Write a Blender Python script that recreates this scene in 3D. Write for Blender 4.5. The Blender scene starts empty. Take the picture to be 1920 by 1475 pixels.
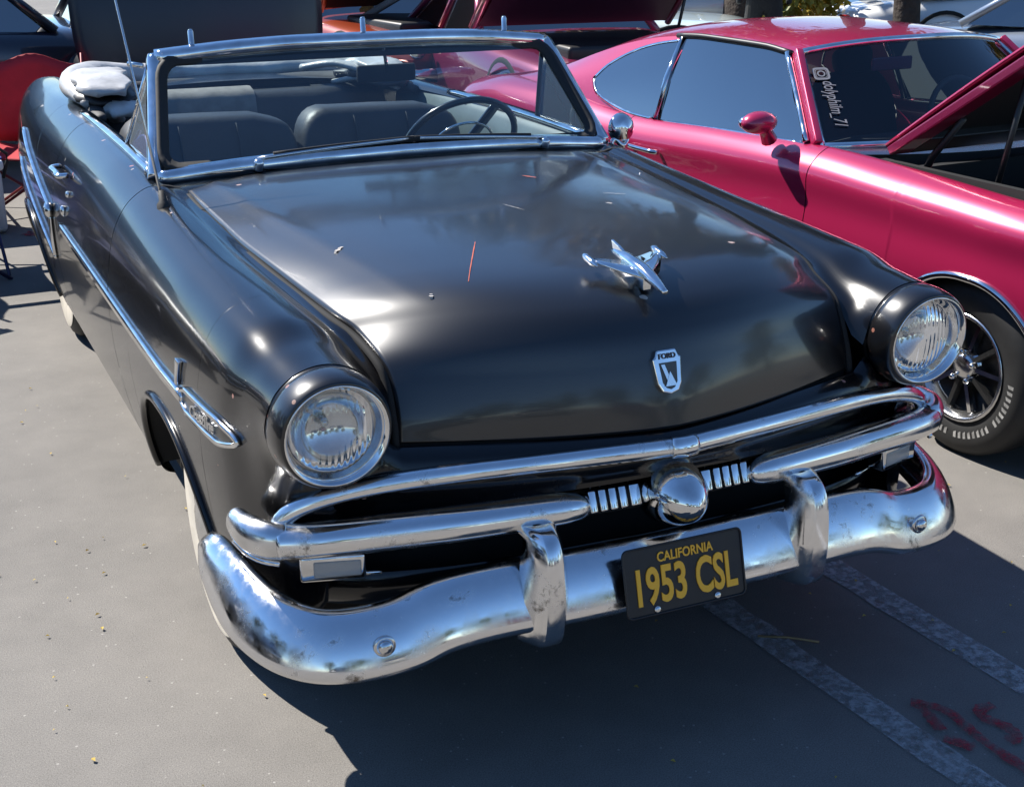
import bpy, math, random
import numpy as np
from mathutils import Vector, Matrix
SC = bpy.context.scene
COL = SC.collection
R = math.radians
# ------------------------------------------------------------------ camera, sky, sun, exposure
CAM = np.array([-1.52844, -2.38255, 1.87047]); YAW, PIT = 0.43531, -0.345434
cam_d = bpy.data.cameras.new('camera'); cam_o = bpy.data.objects.new('camera', cam_d); COL.objects.link(cam_o)
cam_d.sensor_width = 36.0; cam_d.lens = 36.0 * 2592.27 / 1920.0; cam_d.clip_start = 0.05; cam_d.clip_end = 3000
cam_o.location = CAM; cam_o.rotation_euler = (math.pi / 2 + PIT, 0.0, -YAW)
SC.camera = cam_o
SUNV = Vector((-0.51, 0.82, 1.0)).normalized()          # towards the sun: behind the black car, a little to its right-hand side
sun_el = math.asin(SUNV.z); sun_az = math.atan2(SUNV.x, SUNV.y)
wd = bpy.data.worlds.new('World'); SC.world = wd; wd.use_nodes = True
nt = wd.node_tree; bg = nt.nodes['Background']
sky = nt.nodes.new('ShaderNodeTexSky'); sky.sky_type = 'NISHITA'; sky.sun_disc = False
sky.sun_elevation = sun_el; sky.sun_rotation = sun_az; sky.air_density = 1.0; sky.dust_density = 0.0; sky.ozone_density = 5.0; sky.altitude = 1200
hs_ = nt.nodes.new('ShaderNodeHueSaturation'); hs_.inputs['Saturation'].default_value = 1.06
nt.links.new(sky.outputs[0], hs_.inputs['Color']); nt.links.new(hs_.outputs[0], bg.inputs[0]); bg.inputs[1].default_value = 0.098
sl = bpy.data.lights.new('sun', 'SUN'); sl.energy = 5.0; sl.angle = R(0.53); sl.color = (1.0, 0.955, 0.89)
so = bpy.data.objects.new('sun', sl); COL.objects.link(so)
so.rotation_euler = (-SUNV).to_track_quat('-Z', 'Y').to_euler(); so.location = (0, 0, 20)
vs = SC.view_settings; vs.view_transform = 'Standard'; vs.look = 'None'; vs.gamma = 1.0; vs.exposure = 1.0; vs.use_curve_mapping = False
SC.cycles.max_bounces = 8; SC.cycles.transparent_max_bounces = 12; SC.cycles.glossy_bounces = 5; SC.cycles.transmission_bounces = 6
SC.cycles.caustics_reflective = False; SC.cycles.caustics_refractive = False
random.seed(7); rng = np.random.default_rng(5)
# ------------------------------------------------------------------ curve maths
def crom(P, n, t=None):
    """Catmull-Rom through points P (k,d) -> n samples, knot index parameter"""
    P = np.asarray(P, float); k = len(P)
    if t is None: t = np.linspace(0, k - 1, n)
    E = np.vstack([2 * P[0] - P[1], P, 2 * P[-1] - P[-2]])
    i = np.clip(np.floor(t).astype(int), 0, k - 2); u = (t - i)[:, None]
    a, b, c, d = E[i], E[i + 1], E[i + 2], E[i + 3]
    return .5 * ((2 * b) + (-a + c) * u + (2 * a - 5 * b + 4 * c - d) * u ** 2 + (-a + 3 * b - 3 * c + d) * u ** 3)
def pch(x, xs, Y):
    """monotone cubic (PCHIP) of rows Y over knots xs"""
    xs = np.asarray(xs, float); Y = np.asarray(Y, float); x = np.atleast_1d(np.asarray(x, float))
    sh = Y.shape[1:]; Y = Y.reshape(len(xs), -1)
    h = np.diff(xs)[:, None]; d = np.diff(Y, axis=0) / h; m = np.zeros_like(Y)
    w1 = 2 * h[1:] + h[:-1]; w2 = h[1:] + 2 * h[:-1]
    with np.errstate(divide='ignore', invalid='ignore'):
        hm = (w1 + w2) / (w1 / d[:-1] + w2 / d[1:])
    m[1:-1] = np.where(d[:-1] * d[1:] > 0, np.nan_to_num(hm), 0); m[0] = d[0]; m[-1] = d[-1]
    i = np.clip(np.searchsorted(xs, x) - 1, 0, len(xs) - 2); hh = h[i]; t = ((x - xs[i])[:, None]) / hh
    o = (2 * t**3 - 3 * t**2 + 1) * Y[i] + (t**3 - 2 * t**2 + t) * hh * m[i] + (-2 * t**3 + 3 * t**2) * Y[i + 1] + (t**3 - t**2) * hh * m[i + 1]
    return o.reshape((len(x),) + sh)
def resample(P, n):
    P = np.asarray(P, float); s = np.r_[0, np.cumsum(np.linalg.norm(np.diff(P, axis=0), axis=1))]
    return np.stack([np.interp(np.linspace(0, s[-1], n), s, P[:, j]) for j in range(P.shape[1])], 1)
def smooth(P, n): return resample(crom(P, 40 * len(P)), n)
# ------------------------------------------------------------------ materials
MATS = {}
def mat(name, col=(.5, .5, .5), rough=.5, metal=0., spec=.5, coat=0., coat_r=.03, trans=0., ior=1.5, emis=None, alpha=1., bump=None, vary=None, build=None):
    if name in MATS: return MATS[name]
    m = bpy.data.materials.new(name); m.use_nodes = True; MATS[name] = m
    b = m.node_tree.nodes['Principled BSDF']; I = b.inputs
    I['Base Color'].default_value = (*col, 1); I['Roughness'].default_value = rough; I['Metallic'].default_value = metal
    I['Specular IOR Level'].default_value = spec; I['Coat Weight'].default_value = coat; I['Coat Roughness'].default_value = coat_r
    I['Transmission Weight'].default_value = trans; I['IOR'].default_value = ior; I['Alpha'].default_value = alpha
    N = m.node_tree.nodes; L = m.node_tree.links
    if emis: I['Emission Color'].default_value = (*emis[0], 1); I['Emission Strength'].default_value = emis[1]
    if vary:                       # (scale, darker factor, rough add): cloudy dirt over colour and gloss
        tc = N.new('ShaderNodeTexCoord'); nz = N.new('ShaderNodeTexNoise'); nz.inputs['Scale'].default_value = vary[0]; nz.inputs['Detail'].default_value = 6
        L.new(tc.outputs['Object'], nz.inputs['Vector'])
        cr = N.new('ShaderNodeValToRGB'); cr.color_ramp.elements[0].position = .35; cr.color_ramp.elements[1].position = .68
        cr.color_ramp.elements[0].color = (*[c * vary[1] for c in col], 1); cr.color_ramp.elements[1].color = (*col, 1)
        L.new(nz.outputs['Fac'], cr.inputs['Fac']); L.new(cr.outputs['Color'], I['Base Color'])
        if len(vary) > 2:
            mr = N.new('ShaderNodeMapRange'); mr.inputs['To Min'].default_value = rough; mr.inputs['To Max'].default_value = rough + vary[2]
            mr.inputs['From Min'].default_value = .4; mr.inputs['From Max'].default_value = .75
            L.new(nz.outputs['Fac'], mr.inputs['Value']); L.new(mr.outputs['Result'], I['Roughness'])
    if bump:                       # (scale, strength, distance)
        tc = N.new('ShaderNodeTexCoord'); nz = N.new('ShaderNodeTexNoise'); nz.inputs['Scale'].default_value = bump[0]; nz.inputs['Detail'].default_value = 5
        L.new(tc.outputs['Object'], nz.inputs['Vector']); bp = N.new('ShaderNodeBump'); bp.inputs['Strength'].default_value = bump[1]; bp.inputs['Distance'].default_value = bump[2]
        L.new(nz.outputs['Fac'], bp.inputs['Height']); L.new(bp.outputs['Normal'], I['Normal'])
    if build: build(m, N, L, b)
    return m
def chips(col_a, col_b, s1=9., thr=.055, haze=.10):
    """worn enamel: sparse primer chips, fine scratches, patchy gloss"""
    def f(m, N, L, b):
        I = b.inputs; base = tuple(I['Base Color'].default_value)
        tc = N.new('ShaderNodeTexCoord')
        vo = N.new('ShaderNodeTexVoronoi'); vo.inputs['Scale'].default_value = s1; vo.inputs['Randomness'].default_value = 1
        nz = N.new('ShaderNodeTexNoise'); nz.inputs['Scale'].default_value = 55; nz.inputs['Detail'].default_value = 3
        L.new(tc.outputs['Object'], vo.inputs['Vector']); L.new(tc.outputs['Object'], nz.inputs['Vector'])
        ad = N.new('ShaderNodeMath'); ad.operation = 'MULTIPLY_ADD'; ad.inputs[1].default_value = .16; L.new(nz.outputs['Fac'], ad.inputs[0]); L.new(vo.outputs['Distance'], ad.inputs[2])
        lt = N.new('ShaderNodeMath'); lt.operation = 'LESS_THAN'; lt.inputs[1].default_value = .08 + thr; L.new(ad.outputs[0], lt.inputs[0])
        # only some cells carry a chip
        sp = N.new('ShaderNodeSeparateColor'); L.new(vo.outputs['Color'], sp.inputs[0])
        g = N.new('ShaderNodeMath'); g.operation = 'GREATER_THAN'; g.inputs[1].default_value = .72; L.new(sp.outputs[0], g.inputs[0])
        mk = N.new('ShaderNodeMath'); mk.operation = 'MULTIPLY'; L.new(lt.outputs[0], mk.inputs[0]); L.new(g.outputs[0], mk.inputs[1])
        c2 = N.new('ShaderNodeMix'); c2.data_type = 'RGBA'; c2.inputs[6].default_value = (*col_a, 1); c2.inputs[7].default_value = (*col_b, 1); L.new(sp.outputs[1], c2.inputs[0])
        mx = N.new('ShaderNodeMix'); mx.data_type = 'RGBA'; mx.inputs[6].default_value = base; L.new(mk.outputs[0], mx.inputs[0]); L.new(c2.outputs[2], mx.inputs[7])
        L.new(mx.outputs[2], I['Base Color'])
        n2 = N.new('ShaderNodeTexNoise'); n2.inputs['Scale'].default_value = 3.2; n2.inputs['Detail'].default_value = 8; n2.inputs['Roughness'].default_value = .7; L.new(tc.outputs['Object'], n2.inputs['Vector'])
        mr = N.new('ShaderNodeMapRange'); mr.inputs['From Min'].default_value = .35; mr.inputs['From Max'].default_value = .75
        r0 = I['Coat Roughness'].default_value; mr.inputs['To Min'].default_value = r0; mr.inputs['To Max'].default_value = r0 + haze
        L.new(n2.outputs['Fac'], mr.inputs['Value'])
        sb = N.new('ShaderNodeMath'); sb.operation = 'MULTIPLY_ADD'; sb.inputs[1].default_value = .5; L.new(mk.outputs[0], sb.inputs[0]); L.new(mr.outputs['Result'], sb.inputs[2])
        L.new(sb.outputs[0], I['Coat Roughness'])
    return f
M_black = mat('black_enamel', (.0028, .0028, .0036), .24, 0, .20, .58, .02, build=chips((.30, .06, .035), (.32, .29, .26)))
M_hood = mat('black_enamel_hood', (.0035, .0035, .0045), .33, 0, .65, .62, .035, build=chips((.34, .07, .04), (.36, .33, .3), 7.5, .06, .14))
M_bezel = mat('chipped_enamel', (.004, .004, .005), .32, 0, .4, .8, .035, build=chips((.25, .03, .02), (.22, .12, .08), 30., .16, .1))
def pitted(m, N, L, b):
    tc = N.new('ShaderNodeTexCoord'); n1 = N.new('ShaderNodeTexNoise'); n1.inputs['Scale'].default_value = 15; n1.inputs['Detail'].default_value = 9; n1.inputs['Roughness'].default_value = .72
    L.new(tc.outputs['Object'], n1.inputs['Vector'])
    cr = N.new('ShaderNodeValToRGB'); e = cr.color_ramp.elements; e[0].position = .30; e[0].color = (.16, .14, .12, 1); e[1].position = .40; e[1].color = (.74, .74, .745, 1)
    L.new(n1.outputs['Fac'], cr.inputs['Fac']); L.new(cr.outputs['Color'], b.inputs['Base Color'])
    mr = N.new('ShaderNodeMapRange'); mr.inputs['From Min'].default_value = .3; mr.inputs['From Max'].default_value = .6; mr.inputs['To Min'].default_value = .36; mr.inputs['To Max'].default_value = .08
    L.new(n1.outputs['Fac'], mr.inputs['Value']); L.new(mr.outputs['Result'], b.inputs['Roughness'])
    n2 = N.new('ShaderNodeTexNoise'); n2.inputs['Scale'].default_value = 7; n2.inputs['Detail'].default_value = 1; L.new(tc.outputs['Object'], n2.inputs['Vector'])
    bp = N.new('ShaderNodeBump'); bp.inputs['Strength'].default_value = .04; bp.inputs['Distance'].default_value = .006; L.new(n2.outputs['Fac'], bp.inputs['Height']); L.new(bp.outputs['Normal'], b.inputs['Normal'])
M_bump = mat('pitted_chrome', (.8, .8, .8), .08, 1., build=pitted)
M_chrome = mat('chrome', (.82, .82, .82), .05, 1., vary=(16, .75, .08))
M_steel = mat('brushed_steel', (.62, .62, .62), .22, 1.)
M_rubber = mat('rubber', (.012, .012, .012), .7, bump=(60, .3, .002))
M_tread = mat('tyre_rubber', (.016, .016, .016), .62, vary=(12, .6))
M_white = mat('whitewall', (.72, .66, .55), .5, vary=(14, .8))
M_dark = mat('underbody', (.006, .006, .006), .85)
M_glass = mat('window_glass', (.86, .93, .91), .0, 0, .5, trans=1., ior=1.0)
def thin_glass(name, tint, refl=1.0, haze_mix=0., flute=False):
    if name in MATS: return MATS[name]
    m = bpy.data.materials.new(name); m.use_nodes = True; MATS[name] = m; N = m.node_tree.nodes; L = m.node_tree.links; N.clear()
    o = N.new('ShaderNodeOutputMaterial'); mx = N.new('ShaderNodeMixShader'); t = N.new('ShaderNodeBsdfTransparent'); g = N.new('ShaderNodeBsdfGlossy')
    t.inputs[0].default_value = (*tint, 1); g.inputs['Roughness'].default_value = .01; g.inputs['Color'].default_value = (.95, .97, 1, 1)
    fr = N.new('ShaderNodeFresnel'); fr.inputs[0].default_value = 1.5
    ml = N.new('ShaderNodeMath'); ml.operation = 'MULTIPLY'; ml.inputs[1].default_value = refl; ml.use_clamp = True; L.new(fr.outputs[0], ml.inputs[0])
    L.new(ml.outputs[0], mx.inputs[0]); L.new(t.outputs[0], mx.inputs[1]); L.new(g.outputs[0], mx.inputs[2]); src = mx.outputs[0]
    if haze_mix:  # pale diffuse share: painted reflection haze on car glass, milkiness on lamp lens
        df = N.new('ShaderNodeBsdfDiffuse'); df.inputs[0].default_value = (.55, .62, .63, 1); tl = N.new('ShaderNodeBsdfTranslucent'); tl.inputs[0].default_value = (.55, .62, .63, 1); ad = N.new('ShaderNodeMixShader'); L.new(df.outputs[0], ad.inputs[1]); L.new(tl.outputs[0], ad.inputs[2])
        m3 = N.new('ShaderNodeMixShader'); m3.inputs[0].default_value = haze_mix; L.new(src, m3.inputs[1]); L.new(ad.outputs[0], m3.inputs[2]); src = m3.outputs[0]
    if flute:
        tc = N.new('ShaderNodeTexCoord'); wv = N.new('ShaderNodeTexWave'); wv.inputs['Scale'].default_value = 24; wv.inputs['Distortion'].default_value = .3; L.new(tc.outputs['Object'], wv.inputs['Vector']); bp = N.new('ShaderNodeBump'); bp.inputs['Strength'].default_value = .3; bp.inputs['Distance'].default_value = .004; L.new(wv.outputs['Fac'], bp.inputs['Height']); L.new(bp.outputs['Normal'], g.inputs['Normal'])
    L.new(src, o.inputs[0])
    return m
M_ws = thin_glass('windscreen_glass', (.72, .85, .87), 1.9, .035)  # small diffuse share paints the bright reflected haze into the glass
M_vent = thin_glass('vent_glass', (.62, .80, .84), 2.5, .24)  # large diffuse share paints the reflected sky onto the vents
M_tint = thin_glass('tinted_glass', (.10, .13, .15), 2.2)
M_lamp = thin_glass('lamp_glass', (.9, .92, .93), 2.2, .15, True)
M_cloth = mat('dark_seat_cloth', (.022, .026, .032), .5, bump=(40, .3, .004), vary=(5, .5))
M_greycloth = mat('grey_seat_cloth', (.22, .2, .18), .8, bump=(60, .3, .003), vary=(20, .7))
M_vinyl = mat('pale_vinyl', (.55, .54, .52), .34, bump=(9, .35, .03), vary=(9, .7))
M_teal = mat('door_card', (.10, .13, .135), .45, vary=(6, .7))
M_plate = mat('plate_black', (.008, .009, .013), .35, vary=(25, .6, .2))
M_yellow = mat('plate_yellow', (.92, .46, .03), .5)
M_pod = mat('worn_chrome_pod', (.8, .8, .8), .18, 1., vary=(20, .8, .15))
# ------------------------------------------------------------------ mesh helpers
def mk(name, V, F, m, parent=None, sm=True, sub=0):
    me = bpy.data.meshes.new(name); off = parent.get('_off', (0, 0, 0)) if parent else (0, 0, 0)
    V = np.asarray(V, float) - np.array(off)
    me.from_pydata(V.tolist(), [], [tuple(int(i) for i in f) for f in F]); me.validate()
    if m: me.materials.append(m)
    if sm: me.polygons.foreach_set('use_smooth', [True] * len(me.polygons))
    o = bpy.data.objects.new(name, me); COL.objects.link(o)
    if parent: o.parent = parent; o['_off'] = off
    if sub: s = o.modifiers.new('s', 'SUBSURF'); s.levels = s.render_levels = sub
    return o
def gfaces(n, m, cu=False, cv=False, base=0):
    return [(base + i * m + j, base + i * m + (j + 1) % m, base + ((i + 1) % n) * m + (j + 1) % m, base + ((i + 1) % n) * m + j)
            for i in range(n if cu else n - 1) for j in range(m if cv else m - 1)]
def grid(name, G, m, parent=None, cu=False, cv=False, thick=0, sm=True, flip=False):
    G = np.asarray(G, float); n, k = G.shape[:2]; F = gfaces(n, k, cu, cv)
    if flip: F = [f[::-1] for f in F]
    o = mk(name, G.reshape(-1, 3), F, m, parent, sm)
    if thick: s = o.modifiers.new('t', 'SOLIDIFY'); s.thickness = thick; s.offset = -1
    return o
def frames(P, up=(0, 0, 1)):
    P = np.asarray(P, float); T = np.gradient(P, axis=0); T /= np.linalg.norm(T, axis=1)[:, None] + 1e-12
    up = np.asarray(up, float); S = np.cross(T, up); S /= np.linalg.norm(S, axis=1)[:, None] + 1e-12; U = np.cross(S, T); return T, S, U
class MB:
    """collects pieces of ONE part"""
    def __init__(s): s.V = []; s.F = []
    def add(s, V, F):
        b = len(s.V); s.V += [tuple(map(float, v)) for v in V]; s.F += [tuple(b + int(i) for i in f) for f in F]; return s
    def sweep(s, P, prof, up=(0, 0, 1), scale=None, closed=False, cap=True):
        """prof (k,2): x along side vector, y along up"""
        P = np.asarray(P, float); T, S, U = frames(P, up); n = len(P); prof = np.asarray(prof, float); k = len(prof)
        sc = np.ones((n, 2)) if scale is None else np.asarray(scale, float).reshape(n, -1) * np.ones((1, 2))
        G = P[:, None] + S[:, None] * (prof[None, :, :1] * sc[:, None, :1]) + U[:, None] * (prof[None, :, 1:] * sc[:, None, 1:])
        F = gfaces(n, k, closed, True)
        if cap and not closed: F += [tuple(range(k))[::-1], tuple((n - 1) * k + j for j in range(k))]
        return s.add(G.reshape(-1, 3), F)
    def tube(s, P, r, n=10, cap=True, closed=False):
        a = np.linspace(0, 2 * np.pi, n, endpoint=False); P = np.asarray(P, float)
        T = P[-1] - P[0]; up = (0, 0, 1) if abs(T[2]) < .85 * (np.linalg.norm(T) + 1e-9) else (0, 1, 0)
        return s.sweep(P, np.stack([np.cos(a), np.sin(a)], 1) * 1.0, up, np.broadcast_to(np.asarray(r, float), (len(P),)), closed, cap)
    def lathe(s, prof, o=(0, 0, 0), ax=(0, -1, 0), n=40, closed=False, shear=None):
        """prof (k,2): radius, height along ax"""
        ax = np.asarray(ax, float); ax /= np.linalg.norm(ax); h = np.array([0, 0, 1.]) if abs(ax[2]) < .9 else np.array([0, 1., 0])
        a = np.cross(h, ax); a /= np.linalg.norm(a); b = np.cross(ax, a); th = np.linspace(0, 2 * np.pi, n, endpoint=False)
        prof = np.asarray(prof, float)
        d = np.cos(th)[:, None] * a + np.sin(th)[:, None] * b
        G = np.asarray(o, float) + d[:, None] * prof[None, :, :1] + ax * prof[None, :, 1:]
        if shear is not None: G = G + ax * (shear * np.sin(th))[:, None, None]
        return s.add(G.reshape(-1, 3), gfaces(n, len(prof), True, closed))
    def box(s, c, d, rot=None):
        V = np.array([[x, y, z] for x in (-1, 1) for y in (-1, 1) for z in (-1, 1)], float) * np.asarray(d, float) / 2
        if rot is not None: V = V @ np.array(rot).T
        return s.add(V + np.asarray(c, float), [(0, 1, 3, 2), (4, 6, 7, 5), (0, 4, 5, 1), (2, 3, 7, 6), (0, 2, 6, 4), (1, 5, 7, 3)])
    def prism(s, O, e, dirn):
        """outline O (k,3) extruded by vector dirn*e"""
        O = np.asarray(O, float); k = len(O); V = np.vstack([O, O + np.asarray(dirn, float) * e])
        return s.add(V, [tuple(range(k))[::-1], tuple(range(k, 2 * k))] + [(i, (i + 1) % k, k + (i + 1) % k, k + i) for i in range(k)])
    def ell(s, c, r, n=16, m=10, rot=None):
        th = np.linspace(0, 2 * np.pi, n, endpoint=False); ph = np.linspace(-np.pi / 2, np.pi / 2, m)
        G = np.stack([np.cos(ph)[None] * np.cos(th)[:, None], np.cos(ph)[None] * np.sin(th)[:, None], np.sin(ph)[None] + 0 * th[:, None]], -1) * np.asarray(r, float)
        if rot is not None: G = G @ np.array(rot).T
        return s.add((G + np.asarray(c, float)).reshape(-1, 3), gfaces(n, m, True))
    def mirror(s):
        V = np.array(s.V); V[:, 0] *= -1; q = MB(); q.V = [tuple(v) for v in V]; q.F = [f[::-1] for f in s.F]; return q
    def build(s, name, m, parent=None, sm=True, sub=0, bev=0, ang=None):
        o = mk(name, s.V, s.F, m, parent, sm, 0)
        if bev: b = o.modifiers.new('b', 'BEVEL'); b.width = bev; b.segments = 3; b.limit_method = 'ANGLE'; b.angle_limit = R(35)
        if sub: q = o.modifiers.new('s', 'SUBSURF'); q.levels = q.render_levels = sub
        if ang is not None:
            bpy.context.view_layer.objects.active = o
            me = o.data; me.polygons.foreach_set('use_smooth', [True] * len(me.polygons)); me.set_sharp_from_angle(angle=R(ang))
        return o
def thing(name, label, cat, loc=(0, 0, 0), rz=0, group=None, off=None):
    o = bpy.data.objects.new(name, None); COL.objects.link(o); o.location = loc; o.rotation_euler = (0, 0, rz); o.empty_display_size = .2
    o['label'] = label; o['category'] = cat
    if group: o['group'] = group
    if off is not None: o['_off'] = off
    return o
def tag(o, label, cat, group=None):
    o['label'] = label; o['category'] = cat
    if group: o['group'] = group
    return o
def ring(P): return np.asarray(P, float)
def circ(r, n=10): a = np.linspace(0, 2 * np.pi, n, endpoint=False); return np.stack([np.cos(a) * r, np.sin(a) * r], 1)
def text_mesh(name, txt, size, m, parent, O, ex, ey, depth=.002, sx=1., shear=0., thick=0., align='CENTER'):
    """lettering: centre of baseline at O, ex reading direction, ey up"""
    cu = bpy.data.curves.new(name, 'FONT'); cu.body = txt; cu.size = size; cu.extrude = depth / 2; cu.align_x = align; cu.shear = shear; cu.offset = thick; cu.resolution_u = 4
    to = bpy.data.objects.new(name, cu); COL.objects.link(to); dg = bpy.context.evaluated_depsgraph_get()
    me = bpy.data.meshes.new_from_object(to.evaluated_get(dg)); bpy.data.objects.remove(to)
    n = len(me.vertices); co = np.zeros(n * 3); me.vertices.foreach_get('co', co); co = co.reshape(-1, 3)
    ex = np.asarray(ex, float); ex /= np.linalg.norm(ex); ey = np.asarray(ey, float); ey -= ex * (ex @ ey); ey /= np.linalg.norm(ey); ez = np.cross(ex, ey)
    W = np.asarray(O, float) + co[:, :1] * sx * ex + co[:, 1:2] * ey + co[:, 2:] * ez
    F = [tuple(p.vertices) for p in me.polygons]; bpy.data.meshes.remove(me)
    return mk(name, W, F, m, parent, False)
def mir(V): V = np.array(V, float); V[..., 0] *= -1; return V
# ------------------------------------------------------------------ ground
def asphalt(m, N, L, b):
    I = b.inputs; tc = N.new('ShaderNodeTexCoord')
    def noise(s, d=4, r=.6):
        n = N.new('ShaderNodeTexNoise'); n.inputs['Scale'].default_value = s; n.inputs['Detail'].default_value = d; n.inputs['Roughness'].default_value = r; L.new(tc.outputs['Object'], n.inputs['Vector']); return n
    big, mid, fine = noise(.7, 6), noise(5, 8, .7), noise(300, 4)
    cr = N.new('ShaderNodeValToRGB'); e = cr.color_ramp.elements; e[0].position = .3; e[0].color = (.142, .134, .124, 1); e[1].position = .7; e[1].color = (.222, .208, .190, 1)
    mx = N.new('ShaderNodeMix'); mx.data_type = 'FLOAT'; mx.inputs[0].default_value = .5; L.new(big.outputs['Fac'], mx.inputs[2]); L.new(mid.outputs['Fac'], mx.inputs[3]); L.new(mx.outputs[0], cr.inputs['Fac'])
    f2 = N.new('ShaderNodeValToRGB'); e = f2.color_ramp.elements; e[0].position = .3; e[0].color = (.52, .52, .52, 1); e[1].position = .72; e[1].color = (1.3, 1.29, 1.26, 1); L.new(fine.outputs['Fac'], f2.inputs['Fac'])
    mu = N.new('ShaderNodeMix'); mu.data_type = 'RGBA'; mu.blend_type = 'MULTIPLY'; mu.inputs[0].default_value = 1; L.new(cr.outputs['Color'], mu.inputs[6]); L.new(f2.outputs['Color'], mu.inputs[7])
    # pale aggregate grains
    vo = N.new('ShaderNodeTexVoronoi'); vo.inputs['Scale'].default_value = 42; L.new(tc.outputs['Object'], vo.inputs['Vector'])
    lt = N.new('ShaderNodeMath'); lt.operation = 'LESS_THAN'; lt.inputs[1].default_value = .13; L.new(vo.outputs['Distance'], lt.inputs[0])
    sp = N.new('ShaderNodeSeparateColor'); L.new(vo.outputs['Color'], sp.inputs[0]); gt = N.new('ShaderNodeMath'); gt.operation = 'GREATER_THAN'; gt.inputs[1].default_value = .86; L.new(sp.outputs[0], gt.inputs[0])
    ml = N.new('ShaderNodeMath'); ml.operation = 'MULTIPLY'; L.new(lt.outputs[0], ml.inputs[0]); L.new(gt.outputs[0], ml.inputs[1])
    m2 = N.new('ShaderNodeMix'); m2.data_type = 'RGBA'; m2.inputs[7].default_value = (.30, .285, .26, 1); L.new(ml.outputs[0], m2.inputs[0]); L.new(mu.outputs[2], m2.inputs[6])
    L.new(m2.outputs[2], I['Base Color'])
    bp = N.new('ShaderNodeBump'); bp.inputs['Strength'].default_value = .35; bp.inputs['Distance'].default_value = .003; L.new(fine.outputs['Fac'], bp.inputs['Height']); L.new(bp.outputs['Normal'], I['Normal'])
M_asph = mat('asphalt', (.2, .19, .18), .9, build=asphalt)
g = MB(); g.add([(-600, -600, 0), (600, -600, 0), (600, 600, 0), (-600, 600, 0)], [(0, 1, 2, 3)])
gr = g.build('ground', M_asph, sm=False); gr['kind'] = 'structure'; gr['label'] = 'pale grey asphalt of the car park'
def worn(name, col, thr, sc=26., soft=.12):
    m = bpy.data.materials.new(name); m.use_nodes = True; N = m.node_tree.nodes; L = m.node_tree.links; b = N['Principled BSDF']
    b.inputs['Base Color'].default_value = (*col, 1); b.inputs['Roughness'].default_value = .85
    tc = N.new('ShaderNodeTexCoord'); nz = N.new('ShaderNodeTexNoise'); nz.inputs['Scale'].default_value = sc; nz.inputs['Detail'].default_value = 8; nz.inputs['Roughness'].default_value = .75
    L.new(tc.outputs['Object'], nz.inputs['Vector']); mr = N.new('ShaderNodeMapRange'); mr.inputs['From Min'].default_value = thr; mr.inputs['From Max'].default_value = thr + soft
    L.new(nz.outputs['Fac'], mr.inputs['Value']); L.new(mr.outputs['Result'], b.inputs['Alpha']); return m
M_line = worn('worn_white_paint', (.42, .42, .42), .37, 34, .28)
M_spray = worn('red_spray_paint', (.34, .015, .03), .36, 40, .3)
def strip(name, a, b, w, m, z=.004, n=24, jit=.004):
    a = np.array(a, float); b = np.array(b, float); d = (b - a) / np.linalg.norm(b - a); p = np.array([-d[1], d[0]]); G = []
    for i in range(n + 1):
        c = a + (b - a) * i / n; j = rng.normal(0, jit, 2); G.append([(*(c - p * (w / 2 + j[0])), z), (*(c + p * (w / 2 + j[1])), z)])
    o = grid(name, G, m, None, sm=False); o['kind'] = 'structure'; return o
# the double line of the next bay, running out from under the black car
strip('parking_line', (.42, .95), (.60, -1.6), .095, M_line)['label'] = 'worn white bay line under the black car'
strip('parking_line', (.84, 1.1), (1.02, -1.6), .10, M_line)['label'] = 'worn white bay line beside the black car'
def spray(pts, w, z=.008):
    P = smooth([(*p, z) for p in pts], 26); b = MB(); T, S, U = frames(P); ww = w * (.75 + .5 * rng.random(len(P)))
    G = np.stack([P - S * ww[:, None] / 2, P + S * ww[:, None] / 2], 1); return b.add(G.reshape(-1, 3), gfaces(len(P), 2))
def spray_obj(parts, label):
    b = MB()
    for q in parts: b.add(q.V, q.F)
    o = b.build('red_spray_mark', M_spray, sm=False); o['kind'] = 'structure'; o['label'] = label
spray_obj([spray([(.60, -.13), (.64, -.17), (.655, -.21), (.648, -.28), (.645, -.34), (.65, -.42), (.655, -.50), (.66, -.6)], .032),
           spray([(.61, -.15), (.60, -.20), (.585, -.255)], .03),
           spray([(.567, -.285), (.585, -.31), (.605, -.345)], .035), spray([(.775, -.225), (.735, -.225), (.715, -.255), (.735, -.31), (.73, -.35), (.695, -.36)], .035)],
          'faded red spray-paint scrawl on the shaded asphalt')
strip('red_spray_mark', (-.77, 6.05), (-.62, 5.95), .10, M_spray, .004, 10, .012)['label'] = 'small red paint patch on the sunlit asphalt'
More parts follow.
